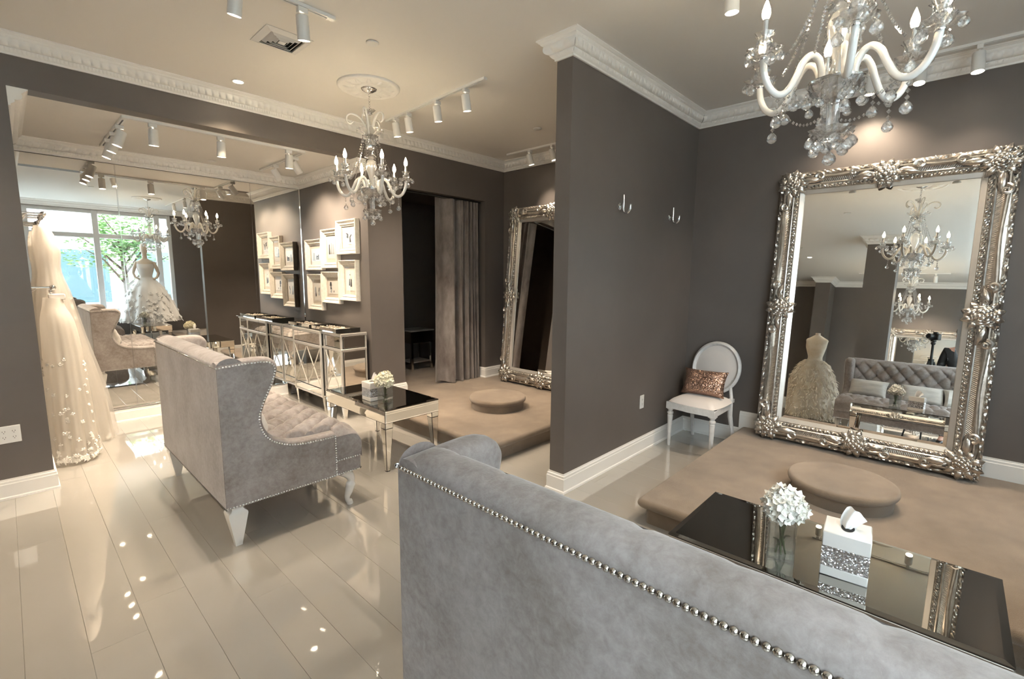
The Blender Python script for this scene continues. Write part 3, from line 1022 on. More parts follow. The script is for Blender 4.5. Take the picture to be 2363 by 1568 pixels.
# ---------------------------------------------------------------- oval-back chair
def chair(label, x, y, rz):
    t = thing('oval_back_chair', label, 'chair', (x, y, 0), rz)   # faces local +x
    P, F = 'chair_paint', 'chair_fabric'
    # seat rails
    hw, fd, bd = 0.235, 0.225, -0.215
    out = spline([(fd, -hw), (fd + 0.02, 0), (fd, hw)], 6)[:-1] + [(fd, hw), (bd, 0.195), (bd, -0.195)]
    inn = [(px * 0.9, py * 0.9) for px, py in out]
    B().prism(out, 0.375, 0.435, 'z').build('seat_rail', P, t, 30)
    # cushion
    def cush(u, v):
        a = 2 * pi * u
        r_ = v
        c_, s_ = cos(a), sin(a)
        k = 1 / max(abs(c_), abs(s_)) ** 0.82
        px, py = 0.225 * c_ * k * r_ + 0.006, 0.232 * s_ * k * r_
        return (px, py * (1 - 0.10 * (0.2 - px)), 0.436 + 0.062 * (1 - r_ ** 5))
    B().grid(cush, 48, 14, cu=True).build('seat_cushion', F, t, 70)
    # front legs, turned
    lp = [(0.011, 0), (0.014, 0.012), (0.022, 0.24), (0.026, 0.300), (0.020, 0.308), (0.029, 0.318), (0.029, 0.332), (0.019, 0.340), (0.021, 0.352), (0.031, 0.362), (0.031, 0.376)]
    for s_ in (-1, 1):
        b = B().lathe(lp, 16, (fd - 0.028, s_ * (hw - 0.030), 0)).box(fd - 0.060, fd + 0.004, s_ * (hw - 0.030) - 0.031, s_ * (hw - 0.030) + 0.031, 0.366, 0.435, 0.003)
        b.build('leg', P, t, 40)
        b = B().tube([(bd - 0.055, s_ * 0.205, 0.0), (bd - 0.03, s_ * 0.20, 0.14), (bd + 0.012, s_ * 0.19, 0.30), (bd + 0.015, s_ * 0.185, 0.43)], [0.015, 0.018, 0.022, 0.024], 8)
        b.build('leg', P, t, 40)
    # back: oval frame, pad and two curved uprights, raked
    zc, ry, rz_, rake = 0.735, 0.222, 0.232, -0.20
    def pos(yy, zz, dx=0.0):
        return (bd + 0.015 + (zz - 0.44) * rake + dx, yy, zz)
    ring = [pos(ry * cos(a), zc + rz_ * sin(a)) for a in [2 * pi * k / 48 for k in range(48)]]
    B().tube(ring, 0.021, 8, closed=True).tube([(p[0] + 0.017, p[1], p[2]) for p in ring], 0.010, 6, closed=True).build('back_frame', P, t, 60)
    for s_ in (-1, 1):
        def pad(u, v):
            a = 2 * pi * u
            return pos((ry - 0.020) * v * cos(a), zc + (rz_ - 0.020) * v * sin(a), s_ * 0.022 * (1 - v ** 4) )
        B().grid(pad, 40, 8, cu=True, flip=s_ < 0).build('back_pad', F, t, 70)
    for s_ in (-1, 1):
        pts = spline([pos(s_ * 0.192, 0.42), pos(s_ * 0.190, 0.47), pos(s_ * 0.176, 0.53), pos(s_ * 0.168, 0.58), pos(s_ * 0.186, 0.635)], 4)
        B().tube(pts, 0.016, 8).build('back_post', P, t, 60)
        B().box(bd - 0.012, bd + 0.03, s_ * 0.192 - 0.021, s_ * 0.192 + 0.021, 0.432, 0.470, 0.004).build('post_block', P, t)
    return t
CH = chair('white oval-back chair in the corner beside the hooks', 4.425, 1.662, pi + radians(-5))
sq = inst('sequin_pillow', pillow_mesh(0.40, 0.255, 0.12, 'sequin', 9), None, (4.465, 1.662, 0.615), (0, radians(24), radians(3)))
tag(sq, 'rose gold sequin pillow on the white oval-back chair', 'pillow')
# ---------------------------------------------------------------- mirrored sideboard (break-front) against the alcove side wall
def sideboard():
    # local x: out from the wall is -x in the world; build in world axes with origin at the base centre
    x1 = XC - 0.03            # back
    t = thing('mirrored_sideboard', 'mirrored break-front sideboard with crossed door lattice under the white picture frames', 'sideboard', (2.60, 5.67, 0))
    ox, oy = 2.60, 5.67
    def bx(b, xa, xb, ya, yb, za, zb, bev=0.0):
        return b.box(xa - ox, xb - ox, ya - oy, yb - oy, za, zb, bev)
    bays = [(4.86, 5.29, 2.47), (5.29, 6.05, 2.435), (6.05, 6.48, 2.47)]   # y0,y1,front x
    ZT, ZB = 0.965, 0.175
    core = B()
    for (ya, yb, xf) in bays:
        bx(core, xf + 0.004, x1, ya + 0.003, yb - 0.003, ZB, ZT - 0.02)
    core.build('carcass', 'black_edge', t)
    # silvered edge mouldings: top, waist and base rails, posts
    S = 'silver_pale'
    for (za, zb, o) in ((ZT - 0.034, ZT, 0.018), (0.762, 0.793, 0.012), (ZB, ZB + 0.022, 0.006)):
        b = B()
        for (ya, yb, xf) in bays:
            bx(b, xf - o, x1, ya - (o if ya < 4.9 else 0), yb + (0.010 if yb > 6.4 else 0), za, zb, 0.005)
        b.build('moulding', S, t, 30)
    for (ya, yb, xf) in bays:
        for yy in (ya + 0.012, yb - 0.012):
            bx(B(), xf - 0.008, xf + 0.012, yy - 0.016, yy + 0.016, ZB, ZT - 0.01, 0.003).build('post', S, t)
    bx(B(), x1 - 0.02, x1, 4.852, 4.868, ZB, ZT - 0.01, 0.003).build('post', S, t)
    Mr = 'mirror_panel'
    def lattice(parent, xf, ya, yb, za, zb):
        for (p, q) in (((ya, za), (yb, zb)), ((ya, zb), (yb, za))):
            d = Vector((0, q[0] - p[0], q[1] - p[1]))
            c = ((p[0] + q[0]) / 2, (p[1] + q[1]) / 2)
            b = B()
            ang = math.atan2(d.z, d.y)
            b.M = Matrix.Translation((xf - ox, c[0] - oy, c[1])) @ Matrix.Rotation(ang, 4, 'X')
            b.box(-0.005, 0.0, -d.length / 2, d.length / 2, -0.0045, 0.0045, 0.001)
            b.build('lattice_bar', S, parent)
    for (ya, yb, xf) in bays:
        wide = yb - ya > 0.5
        # drawer
        d = bx(B(), xf - 0.003, xf + 0.004, ya + 0.030, yb - 0.030, 0.802, ZT - 0.042, 0.002).build('drawer', Mr, t, 0)
        # doors
        cells = [(ya + 0.028, (ya + yb) / 2 - 0.004), ((ya + yb) / 2 + 0.004, yb - 0.028)] if wide else [(ya + 0.028, yb - 0.028)]
        for (a, c) in cells:
            dr = bx(B(), xf - 0.003, xf + 0.004, a, c, 0.285, 0.757, 0.002).build('door', Mr, t, 0)
            lattice(dr, xf - 0.003, a + 0.006, c - 0.006, 0.292, 0.750)
            k = B()
            k.M = Matrix.Translation((xf - 0.010 - ox, (a + c) / 2 - oy, 0.521)) @ Matrix.Rotation(-pi / 2, 4, 'Y')
            k.lathe([(0.004, -0.006), (0.004, 0.006), (0.014, 0.010), (0.015, 0.016), (0.008, 0.021), (0.0005, 0.022)], 12)
            k.build('knob', 'nickel', dr)
        bx(B(), xf - 0.003, xf + 0.004, ya + 0.028, yb - 0.028, ZB + 0.026, 0.275, 0.002).build('base_panel', Mr, t, 0)
    # end panels facing the room
    for (za, zb) in ((0.802, ZT - 0.042), (ZB + 0.026, 0.757)):
        bx(B(), 2.470 + 0.022, x1 - 0.024, 4.857, 4.864, za, zb, 0.002).build('end_panel', Mr, t, 0)
    # tapered feet
    for (yy, xf) in ((4.90, 2.50), (5.30, 2.475), (6.04, 2.475), (6.44, 2.50), (4.90, x1 - 0.04), (6.44, x1 - 0.04)):
        b = B()
        vs_ = []
        for z, s_ in ((ZB, 0.030), (0.0, 0.016)):
            vs_ += [(xf - ox + a * s_, yy - oy + c * s_, z) for a, c in ((-1, -1), (1, -1), (1, 1), (-1, 1))]
        b._add(vs_, [(3, 2, 1, 0), (4, 5, 6, 7)] + [(k, (k + 1) % 4, 4 + (k + 1) % 4, 4 + k) for k in range(4)])
        b.build('foot', Mr, t, 0)
    bx(B(), 2.425, x1, 4.845, 6.49, ZT, ZT + 0.006, 0.002).build('top', Mr, t, 0)
    return t
sideboard()
TRAY_Z = 0.971
def tray(label, y0, y1):
    t = thing('accessory_tray', label, 'tray', (2.60, (y0 + y1) / 2, TRAY_Z), 0, 'accessory trays on the sideboard')
    hw, hl = 0.145, (y1 - y0) / 2
    B().box(-hw, hw, -hl, hl, 0, 0.008, 0.002).build('tray_floor', 'tray_lining', t)
    for s_ in (-1, 1):
        B().box(s_ * hw - 0.004, s_ * hw + 0.004, -hl, hl, 0, 0.040, 0.001).build('tray_side', 'black_edge' if s_ > 0 else 'mirror_panel', t)
        B().box(-hw, hw, s_ * hl - 0.004, s_ * hl + 0.004, 0, 0.040, 0.001).build('tray_side', 'black_edge', t)
    return t
tray('black-rimmed accessory tray on the sideboard end nearest the coffee table', 4.95, 5.55)
tray('black-rimmed accessory tray on the sideboard end beside the wall mirror', 5.62, 6.22)
def hairpiece(seed):
    r = random.Random(seed)
    b = B()
    L = 0.10 + 0.05 * r.random()
    n = r.randint(7, 11)
    for i in range(n):
        u = (i / (n - 1) - 0.5)
        b.ell((u * L, 0.018 * sin(u * 6 + seed), 0.012 + 0.006 * r.random()), (0.010 + 0.006 * r.random(), 0.008 + 0.005 * r.random(), 0.007), 6, 4, Matrix.Rotation(r.random() * 6, 3, 'Z'))
    b.tube([(-L / 2, 0, 0.008), (0, 0.01, 0.008), (L / 2, 0, 0.008)], 0.004, 5)
    return b.mesh('hair_accessory', 'jewel', 50)
HP = [hairpiece(k) for k in range(5)]
k = 0
for (ya, yb, side) in ((4.95, 5.55, 'tray nearest the coffee table'), (5.62, 6.22, 'tray beside the wall mirror')):
    for i in range(5):
        for j in range(2):
            o = inst('hair_accessory', HP[k % 5], None, (2.548 + 0.10 * j, ya + 0.09 + (yb - ya - 0.18) * i / 4, TRAY_Z + 0.009), (0, 0, radians(90 + random.uniform(-25, 25))), 1.0)
            tag(o, 'beaded hair accessory, %s in the %s row, %s' % (('first', 'second', 'third', 'fourth', 'fifth')[i], ('front', 'back')[j], side), 'hair accessory', 'hair accessories in the ' + side)
            k += 1

# ---------------------------------------------------------------- carved ornament helpers (local: xy in the frame plane, z out)
def leaf(b, c, ang, L, W, h=0.012, tilt=0.25, n=7):
    Mx = Matrix.Translation(c) @ Matrix.Rotation(ang, 4, 'Z') @ Matrix.Rotation(-tilt, 4, 'Y')
    o = b.M
    b.M = (o @ Mx) if o is not None else Mx
    def fn(u, v):
        w = W * sin(pi * min(1, u * 1.02)) ** 0.7 * (1 - 0.35 * u) * (1 + 0.10 * cos(u * 22))
        s_ = 2 * v - 1
        return (u * L, s_ * w / 2, h * (1 - s_ * s_) * sin(pi * (0.12 + 0.80 * u)) - 0.25 * h * math.exp(-(s_ / 0.2) ** 2) + 0.006 * sin(u * 4))
    b.grid(fn, n + 3, 7)
    b.M = o
def scroll(b, c, ang, r, th, turns=1.25, flip=1, z=0.012):
    pts, rad = [], []
    n = 20
    for i in range(n):
        t = i / (n - 1)
        a = ang + flip * 2 * pi * turns * t
        rr = r * (1 - 0.82 * t)
        pts.append((c[0] + rr * cos(a), c[1] + rr * sin(a), z + 0.010 * t))
        rad.append(th * (1 - 0.45 * t))
    b.tube(pts, rad, 6)
def rose(b, c, r, seed=0):
    rn = random.Random(seed)
    for lay, (k, n) in enumerate(((1.0, 7), (0.66, 6), (0.36, 4))):
        for i in range(n):
            a = 2 * pi * (i + 0.5 * lay) / n + rn.random() * 0.3
            rr = r * k * 0.55
            Mx = Matrix.Rotation(a, 3, 'Z') @ Matrix.Rotation(radians(35 + 18 * lay), 3, 'Y')
            b.ell((c[0] + rr * cos(a), c[1] + rr * sin(a), c[2] + 0.010 + r * 0.28 * lay), (r * 0.20 * (1.1 - 0.2 * lay), r * 0.40 * k ** 0.6, r * 0.34 * k ** 0.5), 8, 5, Mx)
    b.ell((c[0], c[1], c[2] + r * 0.62), (r * 0.17, r * 0.17, r * 0.16), 8, 5)
def corner_ornament():
    b = B()
    # origin at the outer frame corner, frame running to +x and +y
    c = (0.082, 0.082, 0.03)
    rose(b, c, 0.060, 3)
    for i in range(9):
        a = 2 * pi * i / 9 + 0.2
        leaf(b, (c[0] + 0.030 * cos(a), c[1] + 0.030 * sin(a), 0.040), a, 0.075, 0.050, 0.016, -0.10)
    for (dx, dy) in ((1, 0), (0, 1)):
        a = 0 if dx else pi / 2
        leaf(b, (c[0] + 0.055 * dx - 0.012 * dy, c[1] + 0.055 * dy - 0.012 * dx, 0.046), a, 0.135, 0.050, 0.016, -0.02)
        s_ = (c[0] + 0.165 * dx - 0.030 * dy, c[1] + 0.165 * dy - 0.030 * dx)
        scroll(b, s_, a + pi, 0.030, 0.011, 1.1, 1 if dx else -1, 0.050)
    for i in range(10):
        a = pi * 1.25 + radians(-70 + 15.5 * i)
        b.ell((c[0] + 0.076 * cos(a), c[1] + 0.076 * sin(a), 0.036), (0.012, 0.012, 0.012), 7, 5)
    return b.mesh('corner_ornament', 'silver_leaf', 55)
def mid_ornament():
    b = B()
    # origin on the outer frame edge, frame inward +y, along x
    c = (0.0, 0.078, 0.034)
    rose(b, c, 0.070, 8)
    for i in range(10):
        a = 2 * pi * i / 10
        leaf(b, (c[0] + 0.036 * cos(a), c[1] + 0.036 * sin(a), 0.040), a, 0.062, 0.048, 0.016, -0.10)
    for s_ in (-1, 1):
        a = 0 if s_ > 0 else pi
        leaf(b, (0.062 * s_, 0.062, 0.048), a + 0.25 * s_, 0.115, 0.050, 0.016, -0.04)
        leaf(b, (0.062 * s_, 0.086, 0.046), a - 0.2 * s_, 0.085, 0.036, 0.012, 0.0)
        scroll(b, (0.165 * s_, 0.050), a + pi, 0.028, 0.011, 1.15, s_, 0.050)
    return b.mesh('centre_ornament', 'silver_leaf', 55)
CORN, MIDO = corner_ornament(), mid_ornament()

# frame profile: (width in from the outer edge, height)
FP = [(0.0, 0.0), (0.0, 0.020), (0.006, 0.026), (0.014, 0.030), (0.022, 0.026), (0.027, 0.020), (0.031, 0.010), (0.035, 0.012), (0.040, 0.050), (0.046, 0.060), (0.054, 0.060), (0.059, 0.052),
      (0.064, 0.046), (0.076, 0.038), (0.088, 0.034), (0.100, 0.034), (0.104, 0.033), (0.107, 0.044), (0.114, 0.047), (0.121, 0.043), (0.124, 0.033),
      (0.128, 0.036), (0.136, 0.042), (0.144, 0.042), (0.151, 0.036), (0.155, 0.024), (0.158, 0.027), (0.190, 0.016), (0.193, 0.004)]
FW = 0.193
def silver_mirror(label, loc, width, height, lean, rz, group=None, detail=True):
    """a leaning mirror: local y along the width, local z up the frame, local +x is the front"""
    t = thing('leaning_mirror', label, 'mirror', loc, rz, group)
    body = bpy.data.objects.new('frame', None)   # tilted carrier folded into part matrices below
    bpy.data.objects.remove(body)
    T = Matrix.Rotation(lean, 4, 'Y')
    # frame-plane coordinates (a across = -y.., b up, h out) -> local
    def L(a, b_, h):
        return T @ Vector((h, a, b_))
    W, Hh = width, height
    cs = [(-W / 2, 0), (W / 2, 0), (W / 2, Hh), (-W / 2, Hh)]
    nrm = [(0, 1), (-1, 0), (0, -1), (1, 0)]
    for k in range(4):
        p, q = cs[k], cs[(k + 1) % 4]
        n1 = nrm[k]
        Lk = hypot(q[0] - p[0], q[1] - p[1])
        d = ((q[0] - p[0]) / Lk, (q[1] - p[1]) / Lk)
        ns = max(40, int(Lk / (0.0075 if detail else 0.03)))
        bands = {'frame_rail': [(0, 12), (17, 21)], 'woven_cove': [(12, 17)], 'carved_band': [(21, 26)], 'liner': [(26, 28)]}
        def point(i, t_):
            w, h = FP[i]
            s_ = t_ * Lk
            # swept outer ridge
            if 6 < i < 13:
                ph = abs(t_ - 0.5) * 2
                w += 0.013 * (0.5 - 0.5 * cos(2 * pi * min(1, max(0, (ph - 0.16) / 0.66)))) * (1 if i < 12 else 0.5)
            if detail:
                if 2 <= i <= 5:
                    h += 0.007 * (sin(s_ * 95) * sin(s_ * 41 + i * 1.3) + 0.4 * sin(s_ * 160 + i * 2.2))
                if 13 <= i <= 15:
                    h += 0.0022 * (1 if int(s_ / 0.0075) % 2 else -1) * (1 if i % 2 else 0.8)
                if 21 <= i <= 24:
                    h += 0.0065 * sin(s_ * 2 * pi / 0.034 + (i - 21) * 1.25) + 0.003 * sin(s_ * 2 * pi / 0.017 - i)
            a = p[0] + d[0] * (w + (Lk - 2 * w) * t_) + n1[0] * w
            b_ = p[1] + d[1] * (w + (Lk - 2 * w) * t_) + n1[1] * w
            return tuple(L(a, b_, h))
        mats = {'frame_rail': 'silver_leaf', 'woven_cove': 'silver_woven', 'carved_band': 'silver_leaf', 'liner': 'silver_pale'}
        rail = None
        for nm, rg in bands.items():
            b = B()
            for (i0, i1) in rg:
                vs_ = [point(i, j / ns) for j in range(ns + 1) for i in range(i0, i1 + 1)]
                m = i1 - i0 + 1
                fs = [(j * m + i, (j + 1) * m + i, (j + 1) * m + i + 1, j * m + i + 1) for j in range(ns) for i in range(m - 1)]
                b._add(vs_, fs)
            o = b.build(nm, mats[nm], rail or t, 32)
            if rail is None: rail = o
    # back board and glass
    b = B()
    b.M = T
    b.box(-0.022, -0.001, -W / 2 + 0.004, W / 2 - 0.004, 0.004, Hh - 0.004)
    b.build('backing', 'black_edge', t)
    b = B()
    b.M = T
    g0 = FW - 0.006
    # bevelled glass: flat field and four slanted margins
    yo, zo0, zo1 = W / 2 - g0, g0, Hh - g0
    m_ = 0.026
    O = [(-yo, zo0), (yo, zo0), (yo, zo1), (-yo, zo1)]
    I_ = [(-yo + m_, zo0 + m_), (yo - m_, zo0 + m_), (yo - m_, zo1 - m_), (-yo + m_, zo1 - m_)]
    b._add([(0.0043, *p) for p in O] + [(0.0050, *p) for p in I_], [(4, 5, 6, 7)] + [(k, (k + 1) % 4, 4 + (k + 1) % 4, 4 + k) for k in range(4)])
    b.build('glass', 'mirror', t, 0)
    # ornaments
    def orn(me, nm, a, b_, ang, mir=1):
        M = T @ Matrix(((0, 0, 1, 0.0), (1, 0, 0, a), (0, 1, 0, b_), (0, 0, 0, 1))) @ Matrix.Rotation(ang, 4, 'Z')
        o = inst(nm, me, t)
        o.matrix_local = M @ Matrix.Scale(1.22, 4)
    for (a, b_, ang) in ((-W / 2, 0, 0), (W / 2, 0, pi / 2), (W / 2, Hh, pi), (-W / 2, Hh, -pi / 2)):
        orn(CORN, 'corner_ornament', a, b_, ang)
    for (a, b_, ang) in ((0, 0, 0), (W / 2, Hh / 2, pi / 2), (0, Hh, pi), (-W / 2, Hh / 2, -pi / 2)):
        orn(MIDO, 'centre_ornament', a, b_, ang)
    return t
LEAN = math.atan2(0.205, 2.33)
# front of frame faces -x: rotate half a turn so local +x points to -x
silver_mirror('huge silver baroque leaning mirror on the right, reflecting the tufted settee', (4.600, 0.482, PZ + 0.022), 1.465, 2.325, -LEAN, pi)
silver_mirror('silver baroque leaning mirror in the far bay, half hidden by the partition', (4.600, 3.770, PZ + 0.022), 1.465, 2.325, -LEAN, pi)
silver_mirror('silver leaning mirror at the rear of the shop, seen within the large mirror', (XB + 0.26, 0.35, 0.022), 1.465, 2.1, -math.atan2(0.2, 2.1), 0, None, False)

# ---------------------------------------------------------------- white picture frames over the sideboard
def picture(label, y0, y1, z0, z1, art):
    t = thing('picture_frame', label, 'picture frame', (XC, (y0 + y1) / 2, (z0 + z1) / 2), 0, 'white picture frames in the alcove')
    w, h = (y1 - y0) / 2, (z1 - z0) / 2
    prof = [(0.0, 0.0), (0.0, 0.052), (0.006, 0.056), (0.016, 0.052), (0.020, 0.048), (0.038, 0.034), (0.046, 0.038), (0.054, 0.034), (0.060, 0.024), (0.070, 0.022), (0.072, 0.012)]
    cs = [(-w, -h), (w, -h), (w, h), (-w, h)]
    nr = [(0, 1), (-1, 0), (0, -1), (1, 0)]
    for k in range(4):
        p, q = cs[k], cs[(k + 1) % 4]
        n = nr[k]
        d = (q[0] - p[0], q[1] - p[1])
        Lk = hypot(*d)
        d = (d[0] / Lk, d[1] / Lk)
        ns = 30
        def pt(i, t_):
            ww, hh = prof[i]
            if 2 <= i <= 3: hh += 0.003 * abs(sin(t_ * Lk * pi / 0.016))
            return (-hh, p[0] + d[0] * (ww + (Lk - 2 * ww) * t_) + n[0] * ww, p[1] + d[1] * (ww + (Lk - 2 * ww) * t_) + n[1] * ww)
        m = len(prof)
        vs_ = [pt(i, j / ns) for j in range(ns + 1) for i in range(m)]
        fs = [(j * m + i, (j + 1) * m + i, (j + 1) * m + i + 1, j * m + i + 1) for j in range(ns) for i in range(m - 1)]
        B()._add(vs_, fs).build('frame_side', 'frame_white', t, 35)
    B().box(-0.010, -0.002, -w + 0.066, w - 0.066, -h + 0.066, h - 0.066).build('mat_board', 'mat_board', t)
    pw, ph = w - 0.105, h - 0.115
    b = B()
    b.box(-0.0125, -0.0102, -pw, pw, -ph, ph)
    for (c, a0, b0, a1, b1, wd) in art:     # flat printed strokes
        b.cur = c
        dx, dz = (a1 - a0) * pw, (b1 - b0) * ph
        Ls = hypot(dx, dz) or 1
        nx, nz = -dz / Ls * wd * pw, dx / Ls * wd * pw
        P0, P1 = (a0 * pw, b0 * ph), (a1 * pw, b1 * ph)
        b.quad((-0.0130, P0[0] - nx, P0[1] - nz), (-0.0130, P0[0] + nx, P0[1] + nz), (-0.0130, P1[0] + nx * 0.6, P1[1] + nz * 0.6), (-0.0130, P1[0] - nx * 0.6, P1[1] - nz * 0.6))
    b.build('print', ['print_paper', 'print_ink', 'print_grey'], t, 0)
    B().box(-0.0185, -0.0165, -w + 0.068, w - 0.068, -h + 0.068, h - 0.068).build('glazing', 'picture_glass', t, 0)
ARTS = [
    [(2, 0.45, -0.9, 0.40, 0.35, 0.30), (1, -0.25, -0.75, -0.2, -0.1, 0.16), (1, -0.55, -0.75, -0.6, 0.05, 0.14), (1, -0.2, -0.3, -0.6, -0.2, 0.08)],
    [(1, 0.55, -0.55, 0.55, 0.45, 0.18), (2, 0.05, -0.55, 0.0, 0.6, 0.20), (2, -0.5, -0.55, -0.45, 0.45, 0.20)],
    [(1, 0.25, -0.1, 0.15, 0.5, 0.20), (1, -0.3, -0.7, -0.25, 0.05, 0.14), (1, -0.25, 0.0, -0.55, 0.35, 0.10), (1, 0.15, 0.4, 0.5, 0.6, 0.08), (2, 0.6, -0.6, 0.55, -0.2, 0.10)],
    [(2, 0.45, -0.5, 0.5, 0.55, 0.20), (1, 0.40, -0.5, 0.45, -0.1, 0.14), (1, -0.45, 0.0, -0.6, 0.5, 0.12), (2, -0.45, -0.4, -0.5, 0.1, 0.14)],
    [(1, 0.45, 0.25, 0.45, 0.85, 0.24), (1, 0.40, -0.3, 0.45, 0.3, 0.16), (2, 0.45, -0.8, 0.3, -0.3, 0.14), (1, -0.15, -0.75, -0.2, -0.45, 0.08)],
    [(1, 0.22, -0.5, 0.18, 0.15, 0.16), (1, -0.15, -0.6, -0.2, 0.15, 0.18), (1, 0.05, 0.5, 0.05, 0.62, 0.10)],
]
PF = [('white picture frame, upper left of the six on the alcove wall', 5.850, 6.310, 1.665, 2.055),
      ('white picture frame, tall upper middle of the six on the alcove wall', 5.445, 5.845, 1.688, 2.160),
      ('white picture frame, highest at upper right of the six on the alcove wall', 4.985, 5.440, 1.845, 2.238),
      ('white picture frame, lowest at bottom left of the six on the alcove wall', 5.880, 6.285, 1.155, 1.615),
      ('white picture frame, bottom middle of the six above the sideboard', 5.420, 5.875, 1.257, 1.645),
      ('white picture frame, tall bottom right of the six on the alcove wall', 5.005, 5.412, 1.306, 1.778)]
for a, art in zip(PF, ARTS):
    picture(*a, art)
# ================================================================ CHANDELIERS AND LAMPS
def facet_ball(b, c, r, tear=0.25):
    """faceted crystal ball with a short neck"""
    prof = [(0.0005, -r), (r * 0.55, -r * 0.84), (r * 0.93, -r * 0.38), (r * 0.98, r * 0.10), (r * 0.72, r * 0.66), (r * 0.30, r * (1.0 + tear * 0.4)), (r * 0.10, r * (1 + tear))]
    n = 8
    vs_, fs = [], []
    for j, (rr, z) in enumerate(prof):
        for i in range(n):
            a = 2 * pi * (i + 0.5 * (j % 2)) / n
            vs_.append((c[0] + rr * cos(a), c[1] + rr * sin(a), c[2] + z))
    for j in range(len(prof) - 1):
        for i in range(n):
            k = (i + 1) % n
            if j % 2 == 0:
                fs += [(j * n + i, j * n + k, (j + 1) * n + i), (j * n + k, (j + 1) * n + k, (j + 1) * n + i)]
            else:
                fs += [(j * n + i, j * n + k, (j + 1) * n + k), (j * n + i, (j + 1) * n + k, (j + 1) * n + i)]
    b._add(vs_, fs)
def octa(b, c, r):
    b._add([(c[0], c[1], c[2] - r * 1.25), (c[0] + r, c[1], c[2]), (c[0], c[1] + r, c[2]), (c[0] - r, c[1], c[2]), (c[0], c[1] - r, c[2]), (c[0], c[1], c[2] + r * 1.25)],
           [(0, 2, 1), (0, 3, 2), (0, 4, 3), (0, 1, 4), (5, 1, 2), (5, 2, 3), (5, 3, 4), (5, 4, 1)])
def drop_mesh(nb, r):
    b = B()
    z = 0.0
    for k in range(nb):
        octa(b, (0, 0, z - 0.011), 0.0080)
        z -= 0.0225
    facet_ball(b, (0, 0, z - r * 1.2), r)
    return b.mesh('crystal_drop', 'crystal', 0)
DROPS = {(n, r): drop_mesh(n, r) for n in (0, 1, 2, 3) for r in (0.016, 0.020)}
def bulb_mesh():
    return B().lathe([(0.007, 0.0), (0.0125, 0.010), (0.0150, 0.022), (0.0135, 0.036), (0.0085, 0.052), (0.0035, 0.066), (0.0004, 0.074)], 12).mesh('bulb', 'bulb', 70)
BULB = bulb_mesh()
def bobeche_mesh():
    b = B()
    b.lathe([(0.008, 0.0), (0.030, -0.004), (0.046, 0.002), (0.058, 0.014), (0.060, 0.017), (0.046, 0.007), (0.028, 0.001), (0.010, 0.004)], 40, rib=lambda a, j: 1 + (0.11 * cos(8 * a) if j in (3, 4) else 0.03 * cos(8 * a)))
    return b.mesh('drip_dish', 'crystal', 50)
def cup_mesh():
    return B().lathe([(0.010, -0.004), (0.016, 0.010), (0.026, 0.022), (0.028, 0.034), (0.022, 0.044), (0.026, 0.056), (0.034, 0.066), (0.031, 0.067), (0.020, 0.046), (0.012, 0.03)], 32, rib=lambda a, j: 1 + (0.14 * cos(6 * a) if j >= 6 else 0.04 * cos(6 * a))).mesh('candle_cup', 'crystal', 50)
BOB, CUP = bobeche_mesh(), cup_mesh()
SLEEVE = B().lathe([(0.0105, 0.0), (0.0105, 0.096), (0.0115, 0.097), (0.0115, 0.101), (0.004, 0.101)], 14).mesh('candle_sleeve', 'chrome', 40)
COLLAR = B().lathe([(0.0145, -0.006), (0.0165, 0.0), (0.0145, 0.006)], 14).mesh('collar', 'chrome', 40)

def bead_path(p, q, sag, r, d):
    b = B()
    n = max(4, int((Vector(q) - Vector(p)).length / d))
    for i in range(n + 1):
        t = i / n
        c = [a + (e - a) * t for a, e in zip(p, q)]
        c[2] -= sag * 4 * t * (1 - t)
        octa(b, c, r * (1.0 if i % 2 else 0.85))
    return b

